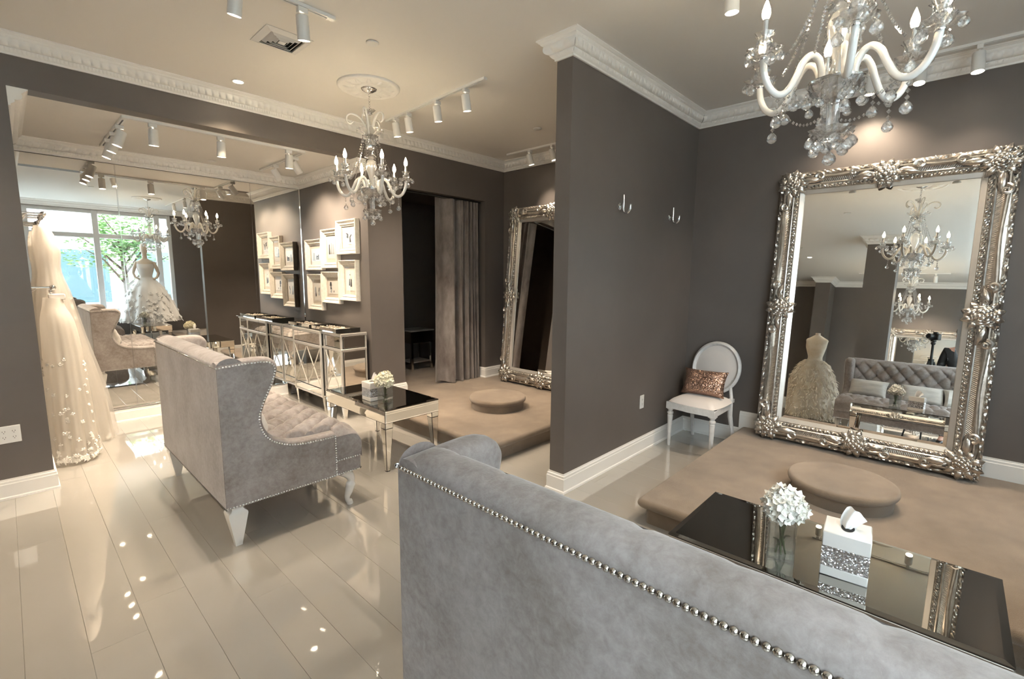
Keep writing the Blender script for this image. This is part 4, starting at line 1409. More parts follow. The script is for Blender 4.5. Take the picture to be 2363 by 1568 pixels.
def chandelier(label, x, y, rot=0.0, arms=6, light=True):
    t = thing('crystal_chandelier', label, 'chandelier', (x, y, H), rot)
    Z = lambda d: -d
    B().lathe([(0.068, -0.018), (0.066, -0.024), (0.055, -0.034), (0.030, -0.046), (0.010, -0.052), (0.004, -0.060)], 28).build('canopy', 'chrome', t, 60)
    ch = B()
    z = -0.055
    for k in range(7):
        ring = []
        for i in range(14):
            a = 2 * pi * i / 14
            u, w = 0.0075 * cos(a), 0.014 * sin(a)
            ring.append((u, 0, z - 0.014 + w) if k % 2 else (0, u, z - 0.014 + w))
        ch.tube(ring, 0.0022, 5, closed=True)
        z -= 0.0215
    ch.build('chain', 'chrome', t, 60)
    B().lathe([(0.004, -0.20), (0.004, -0.45)], 10).lathe([(0.012, -0.205), (0.024, -0.215), (0.022, -0.222), (0.010, -0.228)], 20).build('rod', 'chrome', t, 60)
    B().lathe([(0.008, -0.212), (0.030, -0.205), (0.044, -0.190), (0.047, -0.186), (0.030, -0.199), (0.008, -0.206)], 32, rib=lambda a, j: 1 + (0.08 * cos(8 * a) if j in (2, 3) else 0)).build('top_cup', 'crystal', t, 50)
    # white scroll plumes
    plume = [(0.024, -0.405), (0.034, -0.34), (0.066, -0.275), (0.112, -0.240), (0.158, -0.236), (0.186, -0.262), (0.182, -0.300), (0.156, -0.312), (0.136, -0.294)]
    plume2 = [(0.022, -0.405), (0.030, -0.32), (0.046, -0.25), (0.070, -0.205), (0.098, -0.196), (0.114, -0.222), (0.104, -0.256), (0.086, -0.262)]
    for k in range(6):
        a = 2 * pi * k / 6 + 0.3
        pr = plume if k % 2 == 0 else plume2
        pts = [(r * cos(a), r * sin(a), zz) for r, zz in spline(pr, 4)]
        B().tube(pts, [0.0095 - 0.0035 * i / len(pts) for i in range(len(pts))], 8).build('scroll_plume', 'opal', t, 70)
    # glass leaves beside the plumes
    for k in range(6):
        a = 2 * pi * k / 6
        b = B()
        b.M = Matrix.Rotation(a, 4, 'Z')
        b.grid(lambda u, v: (0.026 + 0.085 * u + 0.03 * sin(pi * u), (2 * v - 1) * 0.034 * sin(pi * min(1, u + 0.06)), -0.400 + 0.115 * u - 0.10 * u * u * u + 0.006 * (2 * v - 1) ** 2), 10, 5)
        b.build('glass_leaf', 'frosted', t, 60)
    # crown dish and its drops
    B().lathe([(0.010, -0.415), (0.040, -0.412), (0.060, -0.402), (0.064, -0.396), (0.060, -0.399), (0.040, -0.406), (0.012, -0.404)], 40, rib=lambda a, j: 1 + (0.09 * cos(8 * a) if 2 <= j <= 4 else 0)).build('crown_dish', 'crystal', t, 50)
    for k in range(6):
        a = 2 * pi * k / 6 + 0.26
        inst('crystal_drop', DROPS[1, 0.016], t, (0.062 * cos(a), 0.062 * sin(a), -0.400))
    # centre column: ball, flutes, urn, stem
    B().lathe([(0.016, -0.415), (0.024, -0.43), (0.040, -0.455), (0.044, -0.480), (0.034, -0.510), (0.018, -0.525), (0.012, -0.535)], 24, rib=lambda a, j: 1 + 0.05 * cos(12 * a)).build('glass_ball', 'crystal', t, 50)
    B().lathe([(0.010, -0.530), (0.020, -0.545), (0.045, -0.565), (0.052, -0.572), (0.030, -0.580), (0.012, -0.590)], 32, rib=lambda a, j: 1 + (0.07 * cos(8 * a) if 2 <= j <= 3 else 0)).build('glass_flare', 'crystal', t, 50)
    B().lathe([(0.016, -0.590), (0.030, -0.600), (0.041, -0.625), (0.043, -0.650), (0.036, -0.690), (0.024, -0.730), (0.018, -0.765), (0.022, -0.790)], 24, rib=lambda a, j: 1 + 0.035 * cos(10 * a)).build('urn', 'frosted', t, 60)
    B().lathe([(0.022, -0.785), (0.030, -0.795), (0.030, -0.830), (0.022, -0.84)], 24).build('hub', 'chrome', t, 50)
    # arm bowl
    B().lathe([(0.020, -0.915), (0.050, -0.905), (0.078, -0.880), (0.092, -0.848), (0.094, -0.840), (0.086, -0.846), (0.070, -0.872), (0.045, -0.894), (0.02, -0.900)], 40, rib=lambda a, j: 1 + (0.035 * cos(16 * a) if 2 <= j <= 5 else 0)).build('arm_bowl', 'crystal', t, 50)
    B().lathe([(0.088, -0.846), (0.089, -0.838), (0.078, -0.836), (0.030, -0.834)], 40).build('bowl_plate', 'chrome', t, 50)
    B().lathe([(0.026, -0.905), (0.022, -0.925), (0.020, -1.000), (0.026, -1.018), (0.022, -1.025)], 20, rib=lambda a, j: 1 + 0.07 * cos(10 * a)).build('lower_stem', 'crystal', t, 50)
    B().lathe([(0.012, -1.042), (0.045, -1.034), (0.066, -1.018), (0.072, -1.010), (0.066, -1.014), (0.045, -1.026), (0.014, -1.030)], 40, rib=lambda a, j: 1 + (0.10 * cos(8 * a) if 2 <= j <= 4 else 0)).build('lower_dish', 'crystal', t, 50)
    for k in range(8):
        a = 2 * pi * k / 8
        inst('crystal_drop', DROPS[1 + k % 2, 0.020], t, (0.068 * cos(a), 0.068 * sin(a), -1.014))
        if k % 2 == 0:
            inst('crystal_drop', DROPS[1, 0.016], t, (0.034 * cos(a + .3), 0.034 * sin(a + .3), -1.036))
    inst('crystal_drop', DROPS[2, 0.020], t, (0, 0, -1.040), None, 1.2)
    for k in range(8):
        a = 2 * pi * k / 8 + 0.15
        inst('crystal_drop', DROPS[2 + k % 2, 0.016 if k % 2 else 0.020], t, (0.092 * cos(a), 0.092 * sin(a), -0.846))
    # arms
    arm_prof = [(0.058, -0.838), (0.062, -0.800), (0.080, -0.762), (0.108, -0.752), (0.136, -0.778), (0.160, -0.830), (0.190, -0.880), (0.226, -0.895), (0.262, -0.872), (0.286, -0.825), (0.294, -0.775)]
    AP = spline(arm_prof, 5)
    for k in range(arms):
        a = 2 * pi * k / arms
        pts = [(r * cos(a), r * sin(a), zz) for r, zz in AP]
        arm = B().tube(pts, 0.0125, 12).build('arm', 'opal', t, 70)
        ex, ey = 0.294 * cos(a), 0.294 * sin(a)
        inst('collar', COLLAR, arm, (ex, ey, -0.772))
        inst('collar', COLLAR, arm, (0.058 * cos(a), 0.058 * sin(a), -0.836), None, 1.1)
        inst('drip_dish', BOB, arm, (ex, ey, -0.762), (0, 0, a))
        inst('candle_cup', CUP, arm, (ex, ey, -0.752), (0, 0, a))
        inst('candle_sleeve', SLEEVE, arm, (ex, ey, -0.712), None, (1, 1, 0.72))
        inst('bulb', BULB, arm, (ex, ey, -0.640))
        for j in range(5):
            c = a + 2 * pi * j / 5 + 0.2
            inst('crystal_drop', DROPS[j % 2, 0.016 if j % 2 == 0 else 0.020], arm, (ex + 0.056 * cos(c), ey + 0.056 * sin(c), -0.749))
        lr = 0.226
        inst('crystal_drop', DROPS[3, 0.020], arm, (lr * cos(a), lr * sin(a), -0.905))
        inst('crystal_drop', DROPS[2, 0.020], arm, (0.172 * cos(a + 0.10), 0.172 * sin(a + 0.10), -0.870))
        # bead strings: crown dish to candle cup, and low swag to the next arm
        bead_path((0.060 * cos(a), 0.060 * sin(a), -0.402), (0.200 * cos(a), 0.200 * sin(a), -0.752), 0.045, 0.0070, 0.0160).build('bead_string', 'crystal', t, 0)
        a2 = a + 0.35
        bead_path((0.060 * cos(a2), 0.060 * sin(a2), -0.402), (0.135 * cos(a2), 0.135 * sin(a2), -0.760), 0.02, 0.0070, 0.0160).build('bead_string', 'crystal', t, 0)
        an = a + 2 * pi / arms
        bead_path((0.200 * cos(a), 0.200 * sin(a), -0.89), (0.200 * cos(an), 0.200 * sin(an), -0.89), 0.055, 0.0066, 0.0150).build('bead_string', 'crystal', t, 0)
    return t
def ceiling_rose(label, x, y):
    def rib(a, j):
        return 1 + (0.018 * cos(24 * a) if j in (5, 6, 7) else 0) + (0.012 * cos(12 * a) if j in (2, 3) else 0)
    pr = [(0.255, 0.0), (0.254, -0.012), (0.244, -0.020), (0.232, -0.021), (0.222, -0.014), (0.200, -0.016), (0.165, -0.026), (0.125, -0.022), (0.110, -0.014), (0.098, -0.020), (0.090, -0.022), (0.02, -0.020)]
    t = thing('ceiling_rose', label, 'ceiling rose', (x, y, H))
    B().lathe(pr, 96, rib=rib).build('rose_plate', 'plaster', t, 50)
    b = B()
    for i in range(12):
        a = 2 * pi * i / 12
        b.M = Matrix.Rotation(a, 4, 'Z') @ Matrix.Rotation(pi, 4, 'X')
        leaf(b, (0.118, 0, 0.016), 0, 0.098, 0.055, 0.014, -0.02)
    b.M = None
    b.build('acanthus_ring', 'plaster', t, 60)
C1, C2, C3 = (2.252, 3.775), (2.215, 0.405), (-2.75, 0.65)
chandelier('crystal chandelier with six lit candle arms over the far coffee table', *C1, rot=0.28)
chandelier('large crystal chandelier cut by the top right of the picture above the near coffee table', *C2, rot=0.31)
chandelier('crystal chandelier at the rear of the shop, seen low in the large silver mirror', *C3, rot=0.5)
ceiling_rose('white plaster ceiling rose over the far chandelier', *C1)
ceiling_rose('white plaster ceiling rose over the near chandelier', *C2)
ceiling_rose('white plaster ceiling rose over the rear chandelier', *C3)

# ---- track lighting
def track(label, p, q, z, slot=True):
    d = Vector((q[0] - p[0], q[1] - p[1], 0))
    t = thing('lighting_track', label, 'light track', ((p[0] + q[0]) / 2, (p[1] + q[1]) / 2, z), math.atan2(d.y, d.x), 'white lighting tracks')
    L = d.length / 2
    for s_ in (-1, 1):
        B().box(-L, L, s_ * 0.0115 - 0.0065, s_ * 0.0115 + 0.0065, -0.020, 0.0, 0.001).build('rail', 'white_plastic', t)
    B().box(-L + 0.004, L - 0.004, -0.005, 0.005, -0.006, -0.001).build('slot', 'dark_hole', t)
    for s_ in (-1, 1):
        B().box(s_ * L - 0.05 if s_ > 0 else -L, s_ * L if s_ > 0 else -L + 0.05, -0.0185, 0.0185, -0.0215, 0.0, 0.002).build('end_cap', 'white_plastic', t)
    return t
def spot(label, x, y, z, aim, energy, group='white track spotlights', size=80, col=(1.0, 0.82, 0.62)):
    """track head: adapter on the rail, stem, tilted can; its own lamp sits in the can mouth"""
    t = thing('track_spotlight', label, 'spotlight', (x, y, z), 0, group)
    d = (Vector(aim) - Vector((x, y, z - 0.10))).normalized()
    yaw = math.atan2(d.y, d.x)
    B().box(-0.030, 0.030, -0.016, 0.016, -0.052, -0.020, 0.003).build('adapter', 'white_plastic', t)
    B().box(-0.008, 0.008, -0.004, 0.004, -0.095, -0.05, 0.001).build('stem', 'white_plastic', t)
    Q = d.to_track_quat('-Z', 'Y').to_matrix().to_4x4()
    M = Matrix.Translation((0, 0, -0.115)) @ Q
    b = B()
    b.M = M
    b.lathe([(0.010, 0.052), (0.032, 0.050), (0.035, 0.044), (0.036, -0.080), (0.033, -0.080), (0.032, -0.062)], 28, cap=False)
    b.build('can', 'white_plastic', t, 40)
    b = B()
    b.M = M
    b.lathe([(0.0005, -0.062), (0.031, -0.062)], 24, cap=False)
    b.build('lens', 'lens_warm' if energy > 0 else 'white_plastic', t, 0)
    if energy > 0:
        l = bpy.data.lights.new('spot_lamp', 'SPOT')
        l.energy = energy
        l.spot_size = radians(size)
        l.spot_blend = 0.8
        l.shadow_soft_size = 0.03
        l.color = col
        o = bpy.data.objects.new('spot_lamp', l)
        COL.objects.link(o)
        o.parent = t
        o.matrix_local = Matrix.Translation(Vector((0, 0, -0.115)) + d * 0.084) @ Q
    return t
E1 = 52.0
track('white lighting track with four heads right of the far chandelier', (2.775, 2.90), (2.83, 4.42), H)
for i, (yy, nm) in enumerate(((4.24, 'nearest the crown moulding'), (4.02, 'second from the crown moulding'), (3.56, 'third from the crown moulding'), (3.16, 'nearest the partition end'))):
    spot('white track spotlight right of the far chandelier, ' + nm, 2.79 + 0.036 * (yy - 2.9) / 1.5, yy, H, (3.35, yy + 0.1, 0.2), E1)
track('short lighting track in the far bay above the half-hidden mirror', (4.62, 2.5), (4.62, 4.42), H)
spot('white track spotlight in the far bay, nearer the crown corner', 4.62, 4.03, H, (4.95, 3.78, 1.6), E1 * 0.45)
spot('white track spotlight in the far bay, nearer the partition', 4.62, 3.675, H, (4.95, 3.35, 1.6), E1 * 0.45)
spot('white track spotlight in the far bay, hidden by the partition', 4.62, 2.85, H, (4.1, 3.2, 0.2), E1)
track('white lighting track at the top edge near the square air vent', (0.35, 2.965), (1.545, 2.965), H)
spot('white track spotlight overlapping the square air vent', 1.345, 2.965, H, (1.75, 3.6, 0.3), E1)
spot('white track spotlight cut by the top edge left of the air vent', 0.985, 2.965, H, (0.9, 3.8, 0.3), E1)
track('lighting track above the large silver mirror on the right wall', (4.60, -1.2), (4.60, 1.0), H)
spot('white track spotlight shining at the right wall at the picture edge', 4.60, 0.035, H, (4.25, -0.10, 0.2), E1 * 0.30, size=95)
spot('white track spotlight above the large mirror, behind the near chandelier', 4.60, 0.62, H, (4.62, 0.58, 0.2), E1 * 0.60, size=125)
spot('white track spotlight lighting the round step, hidden by the near chandelier', 4.60, 0.33, H, (3.9, 0.35, 0.2), E1 * 0.9, size=75)
spot('white track spotlight lighting the platform, right of the picture', 4.60, -0.55, H, (3.7, -0.2, 0.2), E1 * 0.9, size=80)
track('lighting track near the column, seen in the large mirror', (-3.4, 0.1), (-3.4, 1.6), H)
for i, yy in enumerate((0.32, 0.62)):
    spot('white track spotlight near the rear chandelier, %s in the mirror' % ('right of the pair' if i == 0 else 'left of the pair'), -3.4, yy, H, (-4.4, yy, 1.2), E1)
track('lighting track left of the picture behind the far settee', (-0.75, 2.2), (-0.75, 4.5), H)
for i, (yy, nm) in enumerate(((2.7, 'nearest the column'), (3.4, 'middle'), (4.1, 'nearest the far wall'))):
    spot('white track spotlight aimed at the settee back from the left, %s one' % nm, -0.75, yy, H, (0.75, yy + 0.1, 0.5), E1 * 0.42)
track('lighting track above the near table, out of the picture top', (2.74, -0.6), (2.74, 1.06), H)
spot('white track spotlight whose can just shows at the top edge of the picture', 2.74, 1.0, H, (2.95, 0.95, 0.2), E1 * 0.9)
spot('white track spotlight above the near coffee table, out of the picture', 2.74, 0.1, H, (3.1, 0.1, 0.2), E1 * 0.9)
# alcove tracks, a U round the lowered ceiling
track('long front lighting track on the lowered alcove ceiling', (0.76, 4.99), (2.22, 4.99), HA)
track('left side lighting track on the lowered alcove ceiling', (0.78, 5.00), (0.78, 6.25), HA)
track('right side lighting track on the lowered alcove ceiling', (2.22, 5.00), (2.22, 6.20), HA)
for i, (xx, nm) in enumerate(((0.96, 'left'), (1.46, 'middle'), (2.06, 'right'))):
    spot('white spotlight on the front alcove track, %s one' % nm, xx, 4.99, HA, (xx, 5.3, 0.0), E1 * 1.5)
for i, (yy, nm) in enumerate(((5.25, 'front'), (5.55, 'middle'), (5.85, 'rear'))):
    spot('white spotlight aimed at the gowns from the left alcove track, %s one' % nm, 0.78, yy, HA, (0.25, yy + 0.15, 1.2), E1 * 0.75)
for i, (yy, nm) in enumerate(((5.22, 'front'), (5.75, 'rear'))):
    spot('white spotlight aimed at the picture frames, %s one' % nm, 2.22, yy, HA, (2.78, yy + 0.05, 1.9), E1 * 0.85, size=110)

# ---- ceiling fittings
def vent(label, x, y, w, rz=0.0):
    t = thing('air_vent', label, 'air vent', (x, y, H), rz)
    s_ = w / 2
    def ring(o, i, z0, z1, mat, nm):
        b = B()
        vs_ = [(sx * o, sy * o, z0) for sx, sy in ((-1, -1), (1, -1), (1, 1), (-1, 1))] + [(sx * i, sy * i, z1) for sx, sy in ((-1, -1), (1, -1), (1, 1), (-1, 1))]
        b._add(vs_ + [(a, c, z + 0.003) for a, c, z in vs_], [(k, (k + 1) % 4, 4 + (k + 1) % 4, 4 + k) for k in range(4)] + [(8 + k, 8 + (k + 1) % 4, 12 + (k + 1) % 4, 12 + k) for k in range(4)] + [(k, (k + 1) % 4, 8 + (k + 1) % 4, 8 + k) for k in range(4)] + [(4 + k, 4 + (k + 1) % 4, 12 + (k + 1) % 4, 12 + k) for k in range(4)])
        b.build(nm, mat, t, 20)
    ring(s_, s_ * 0.72, -0.004, -0.016, 'white_plastic', 'flange')
    for k, (o, i) in enumerate(((0.66, 0.52), (0.48, 0.36), (0.32, 0.20))):
        ring(s_ * o, s_ * i, -0.002, -0.020, 'white_plastic', 'louvre')
    B().box(-s_ * 0.15, s_ * 0.15, -s_ * 0.15, s_ * 0.15, -0.020, -0.014, 0.002).build('louvre', 'white_plastic', t)
    B().box(-s_ * 0.74, s_ * 0.74, -s_ * 0.74, s_ * 0.74, -0.0012, -0.0002).build('duct', 'dark_hole', t)
vent('square white ceiling air vent with stepped louvres', 1.438, 3.50, 0.30)
def disc(label, x, y, z, r, mat='white_plastic'):
    o = B().lathe([(0.0005, -0.010), (r * 0.92, -0.010), (r, -0.007), (r, -0.002)], 32).build('ceiling_disc', mat, None, 40)
    o.location = (x, y, z)
    tag(o, label, 'sprinkler cover', 'flat ceiling sprinkler covers')
disc('flat round white sprinkler cover left of the far ceiling rose', 1.87, 3.07, H, 0.042)
disc('flat round sprinkler cover in the far bay ceiling left of the partition', 4.06, 3.44, H, 0.045)
disc('flat round sprinkler cover on the lowered alcove ceiling', 1.70, 6.17, HA, 0.042)
disc('flat round sprinkler cover by the near chandelier, seen in the mirror', 1.25, 1.25, H, 0.042)
def downlight(label, x, y, e):
    t = thing('downlight', label, 'downlight', (x, y, H), 0, 'recessed downlights')
    B().lathe([(0.048, 0.0), (0.047, -0.005), (0.038, -0.006), (0.037, -0.001)], 32, cap=False).build('trim_ring', 'white_plastic', t, 40)
    B().lathe([(0.0005, -0.003), (0.037, -0.003)], 24, cap=False).build('lens', 'lens_warm', t, 0)
    l = bpy.data.lights.new('downlight_lamp', 'SPOT')
    l.energy, l.spot_size, l.spot_blend, l.shadow_soft_size, l.color = e, radians(110), 0.7, 0.035, (1, 0.78, 0.52)
    o = bpy.data.objects.new('downlight_lamp', l)
    COL.objects.link(o)
    o.parent = t
    o.location = (0, 0, -0.012)
downlight('lit recessed downlight by the crown moulding left of the far chandelier', 1.47, 4.48, 60)
downlight('lit recessed downlight in the rear ceiling, seen in the large mirror', -1.67, 2.24, 60)
downlight('lit recessed downlight near the left pier out of the picture', -0.6, 4.3, 22)
# ================================================================ SMALL THINGS
def coat_hook(label, x, z):
    t = thing('coat_hook', label, 'hook', (x, YP, z), 0, 'chrome coat hooks on the partition')
    b = B()
    b.M = Matrix.Rotation(pi / 2, 4, 'X')
    b.lathe([(0.030, 0.0), (0.030, 0.006), (0.024, 0.010), (0.010, 0.014), (0.009, 0.034)], 24)
    b.build('wall_plate', 'chrome', t, 40)
    B().tube(spline([(0.0, -0.036, 0.085), (0.0, -0.037, 0.03), (0.0, -0.037, -0.03), (0.0, -0.048, -0.050), (0.0, -0.075, -0.050), (0.0, -0.092, -0.030), (0.0, -0.096, 0.0)], 5), 0.0085, 10).ell((0, -0.096, 0.004), 0.010, 10, 6).build('hook_bar', 'chrome', t, 60)
coat_hook('chrome coat hook on the dark partition, the left of two', 3.375, 2.155)
coat_hook('chrome coat hook on the dark partition, the right of two near the corner', 4.265, 2.155)

def wall_plate(label, x, y, z, w, gangs):
    t = thing('wall_outlet', label, 'outlet', (x, y, z))
    B().box(-w / 2, w / 2, -0.006, 0.0, -0.062, 0.062, 0.002).build('plate', 'white_plastic', t)
    for k in range(gangs):
        cx = (k - (gangs - 1) / 2) * 0.050
        for s_ in (-1, 1):
            b = B()
            b.M = Matrix.Translation((cx, -0.007, s_ * 0.021)) @ Matrix.Rotation(pi / 2, 4, 'X')
            b.lathe([(0.0165, 0.0), (0.0165, 0.0015), (0.0005, 0.0015)], 20)
            so = b.build('socket', 'white_plastic', t, 40)
            sl = B()
            for q in (-1, 1):
                sl.box(cx + q * 0.0065 - 0.0012, cx + q * 0.0065 + 0.0012, -0.0092, -0.0086, s_ * 0.021 - 0.001, s_ * 0.021 + 0.007)
            sl.box(cx - 0.002, cx + 0.002, -0.0092, -0.0086, s_ * 0.021 - 0.010, s_ * 0.021 - 0.006)
            sl.build('slot', 'dark_hole', so, 0)
wall_plate('white wall outlet low on the partition beside the oval-back chair', 3.885, YP, 0.476, 0.072, 1)
wall_plate('double white wall outlet on the left pier at the picture edge', -0.072, YB, 0.466, 0.118, 2)

# ---- tissue boxes and vases on the coffee tables
def tissue_box(label, x, y, z, rz, s=1.0):
    t = thing('tissue_box', label, 'tissue box', (x, y, z), rz, 'rhinestone tissue boxes')
    w, h = 0.064 * s, 0.150 * s
    B().box(-w, w, -w, w, 0, h * 0.22, 0.003).build('bottom_band', 'white_lacquer', t)
    B().box(-w, w, -w, w, h * 0.66, h, 0.003).build('top_band', 'white_lacquer', t)
    B().box(-w + 0.001, w - 0.001, -w + 0.001, w - 0.001, h * 0.21, h * 0.67).build('rhinestone_band', 'rhinestone', t, 0)
    B().lathe([(0.0005, h + 0.0012), (0.034, h + 0.0012)], 24, cap=False, sx=1.0, sy=0.6).build('slot', 'dark_hole', t, 0)
    def fn(u, v):
        # a pulled sheet: pinched in the slot, fanning out and falling over to one side
        w_ = 0.020 + 0.030 * v - 0.018 * v * v
        s_ = 2 * u - 1
        fold = 0.012 * (1 - 0.3 * v) * sin(7.5 * u + 0.8) + 0.006 * sin(15 * u + 2 * v)
        tip = 0.020 * s_ + 0.018 * (1 - s_ * s_)
        return (fold + 0.016 * v * v, s_ * w_ - 0.022 * v * v, h - 0.006 + 0.058 * v + tip * v * v)
    b = B().grid(fn, 26, 12)
    b.grid(lambda u, v: tuple(p + q for p, q in zip(fn(u, v), (0.010 * sin(pi * u) * (1 - v * v) + 0.0012, 0.0, -0.0005))), 26, 12, flip=True)
    b.build('tissue', 'tissue', t, 80)
def vase(label, x, y, z, rz, mat, seed):
    rn = random.Random(seed)
    t = thing('flower_vase', label, 'vase', (x, y, z), rz, 'square glass flower vases')
    w, h, th = 0.046, 0.150, 0.004
    b = B()
    for (sx, sy) in ((1, 0), (-1, 0), (0, 1), (0, -1)):
        if sx:
            b.box(min(sx * w, sx * (w - th)), max(sx * w, sx * (w - th)), -w, w, 0, h, 0.0015)
        else:
            b.box(-w + th, w - th, min(sy * w, sy * (w - th)), max(sy * w, sy * (w - th)), 0, h, 0.0015)
    b.box(-w + th, w - th, -w + th, w - th, 0, 0.010)
    b.build('glass', 'vase_glass', t, 20)
    b = B()
    for k in range(6):
        a = 2 * pi * k / 6
        b.tube([(0.020 * cos(a + 2.2), 0.020 * sin(a + 2.2), 0.012), (0.006 * cos(a), 0.006 * sin(a), 0.09), (0.018 * cos(a), 0.018 * sin(a), 0.175)], 0.003, 6)
    b.build('stems', 'stem', t, 60)
    b = B()
    for k in range(3):
        leaf(b, (0.01 * cos(2.1 * k), 0.01 * sin(2.1 * k), 0.03 + 0.02 * k), 2.1 * k, 0.034, 0.032, 0.004, 0.9)
    b.build('leaves', 'leaf_dark', t, 60)
    # hydrangea heads: many small four-petal florets on three balls
    heads = [((0.0, 0.0, 0.215), 0.062), ((0.034, 0.020, 0.195), 0.046), ((-0.034, 0.014, 0.198), 0.048), ((0.002, -0.034, 0.195), 0.046)]
    for c, R in heads:
        b = B().ell(c, R * 0.86, 16, 10)
        n = int(95 * (R / 0.06) ** 2)
        for i in range(n):
            zz = 1 - 1.75 * (i + 0.5) / n
            a = i * 2.39996
            rr = sqrt(max(0, 1 - zz * zz))
            nrm = Vector((rr * cos(a), rr * sin(a), zz))
            base_ = Vector(c) + nrm * R * rn.uniform(0.80, 1.04)
            nrm = (nrm + Vector((rn.uniform(-.45, .45), rn.uniform(-.45, .45), rn.uniform(-.3, .5)))).normalized()
            q = nrm.to_track_quat('Z', 'Y').to_matrix().to_4x4()
            sp = rn.random() * 6
            fs_ = rn.uniform(0.75, 1.05)
            b.M = Matrix.Translation(base_) @ q @ Matrix.Rotation(sp, 4, 'Z')
            for k in range(4):
                aa = k * pi / 2
                def pt(u, v):
                    x_, y_ = u * 0.0185 * fs_, (2 * v - 1) * 0.0092 * fs_ * sin(pi * min(1.0, 0.18 + 0.80 * u))
                    return (x_ * cos(aa) - y_ * sin(aa), x_ * sin(aa) + y_ * cos(aa), 0.009 * u * u + 0.002 * abs(2 * v - 1))
                b.grid(pt, 4, 3)
        b.M = None
        b.build('flower_head', mat, t, 80)
TZ = 0.525
vase('glass vase of white hydrangeas on the near coffee table', 1.985, 0.405, TZ, 0.25, 'petal', 1)
tissue_box('rhinestone tissue box on the near coffee table', 2.035, 0.205, TZ, 0.10, 1.12)
vase('glass vase of cream hydrangeas on the far coffee table', 2.115, 3.435, TZ, 0.1, 'petal_cream', 5)
tissue_box('rhinestone tissue box behind the flowers on the far coffee table', 2.125, 3.645, TZ, 0.0, 1.08)

# ---- velvet curtain in the doorway
def curtain(label, x0, x1, y, z0, z1):
    t = thing('velvet_curtain', label, 'curtain', ((x0 + x1) / 2, y, z0))
    L = x1 - x0
    def fn(u, v):
        xx = -L / 2 + L * u
        hgt = (z1 - z0) * v
        wide = u ** 1.25
        ph = 2 * pi * (1.35 * u + 5.0 * u ** 3)
        amp = 0.062 - 0.036 * u
        d = amp * sin(ph + 0.5 * (1 - v) * sin(3 * u)) + 0.014 * sin(2.3 * ph + 1.0 + 1.2 * v)
        flare = 1 + 0.07 * (1 - v) ** 2
        hem = 0.018 * sin(ph * 1.0 + 0.6) + (0.02 if u < 0.35 else 0.0)
        return (xx * flare, d * (0.9 + 0.25 * (1 - v)), max(0.004, hgt + hem * (1 - v) ** 6))
    B().grid(fn, 190, 40).build('cloth', 'velvet_curtain', t, 80)
    B().tube([(-L / 2 - 0.55, 0.0, z1 - z0 + 0.012), (L / 2 + 0.05, 0.0, z1 - z0 + 0.012)], 0.012, 12).build('rod', 'black_edge', t)
curtain('grey velvet curtain drawn to the right of the dark doorway', 3.80, 4.52, 4.885, PZ + 0.002, HD - 0.028)

# ---- mirrored side cabinet glimpsed in the dark fitting room
t = thing('mirrored_side_table', 'small mirrored side table glimpsed in the dark fitting room', 'side table', (4.28, 6.05, PZ))
B().box(-0.20, 0.20, -0.18, 0.18, 0.42, 0.60, 0.003).build('drawer_box', 'mirror_dark', t, 0)
B().box(-0.22, 0.22, -0.20, 0.20, 0.60, 0.62, 0.004).build('top', 'silver_pale', t)
for sx in (-1, 1):
    for sy in (-1, 1):
        B().box(sx * 0.18 - 0.02, sx * 0.18 + 0.02, sy * 0.16 - 0.02, sy * 0.16 + 0.02, 0.0, 0.42, 0.003).build('leg', 'mirror_panel', t, 0)
B().box(-0.18, 0.18, -0.16, 0.16, 0.12, 0.135).build('shelf', 'silver_pale', t)

# ---- chrome face-out rails and gowns on the left alcove wall
def faceout(label, y, z, L):
    t = thing('garment_rail', label, 'garment rail', (XL, y, z), 0, 'chrome garment rails')
    B().box(0.0, 0.006, -0.014, 0.014, -0.055, 0.035, 0.002).build('wall_bracket', 'chrome', t)
    B().tube([(0.004, 0, 0.0), (L, 0, 0.0)], 0.0085, 10).tube([(0.004, 0, -0.045), (L * 0.35, 0, -0.004)], 0.005, 8).build('arm', 'chrome', t, 40)
    B().ell((L + 0.006, 0, 0.0), 0.021, 14, 8).build('end_ball', 'chrome', t, 60)
    b = B().tube(spline([(L - 0.01, 0, 0.012), (L - 0.004, 0, -0.02), (L - 0.012, 0, -0.055)], 4), 0.005, 8).ell((L - 0.010, 0, -0.032), (0.012, 0.012, 0.016), 8, 5)
    b.build('hanger_hook', 'chrome', t, 60)
faceout('chrome garment rail low on the left alcove wall holding the lace-hem gown', 5.42, 1.485, 0.135)
for i, (yy, nm) in enumerate(((5.72, 'nearest'), (5.95, 'middle'), (6.18, 'rearmost'))):
    faceout('upper chrome garment rail on the left alcove wall, %s of three' % nm, yy, 2.10, 0.145)

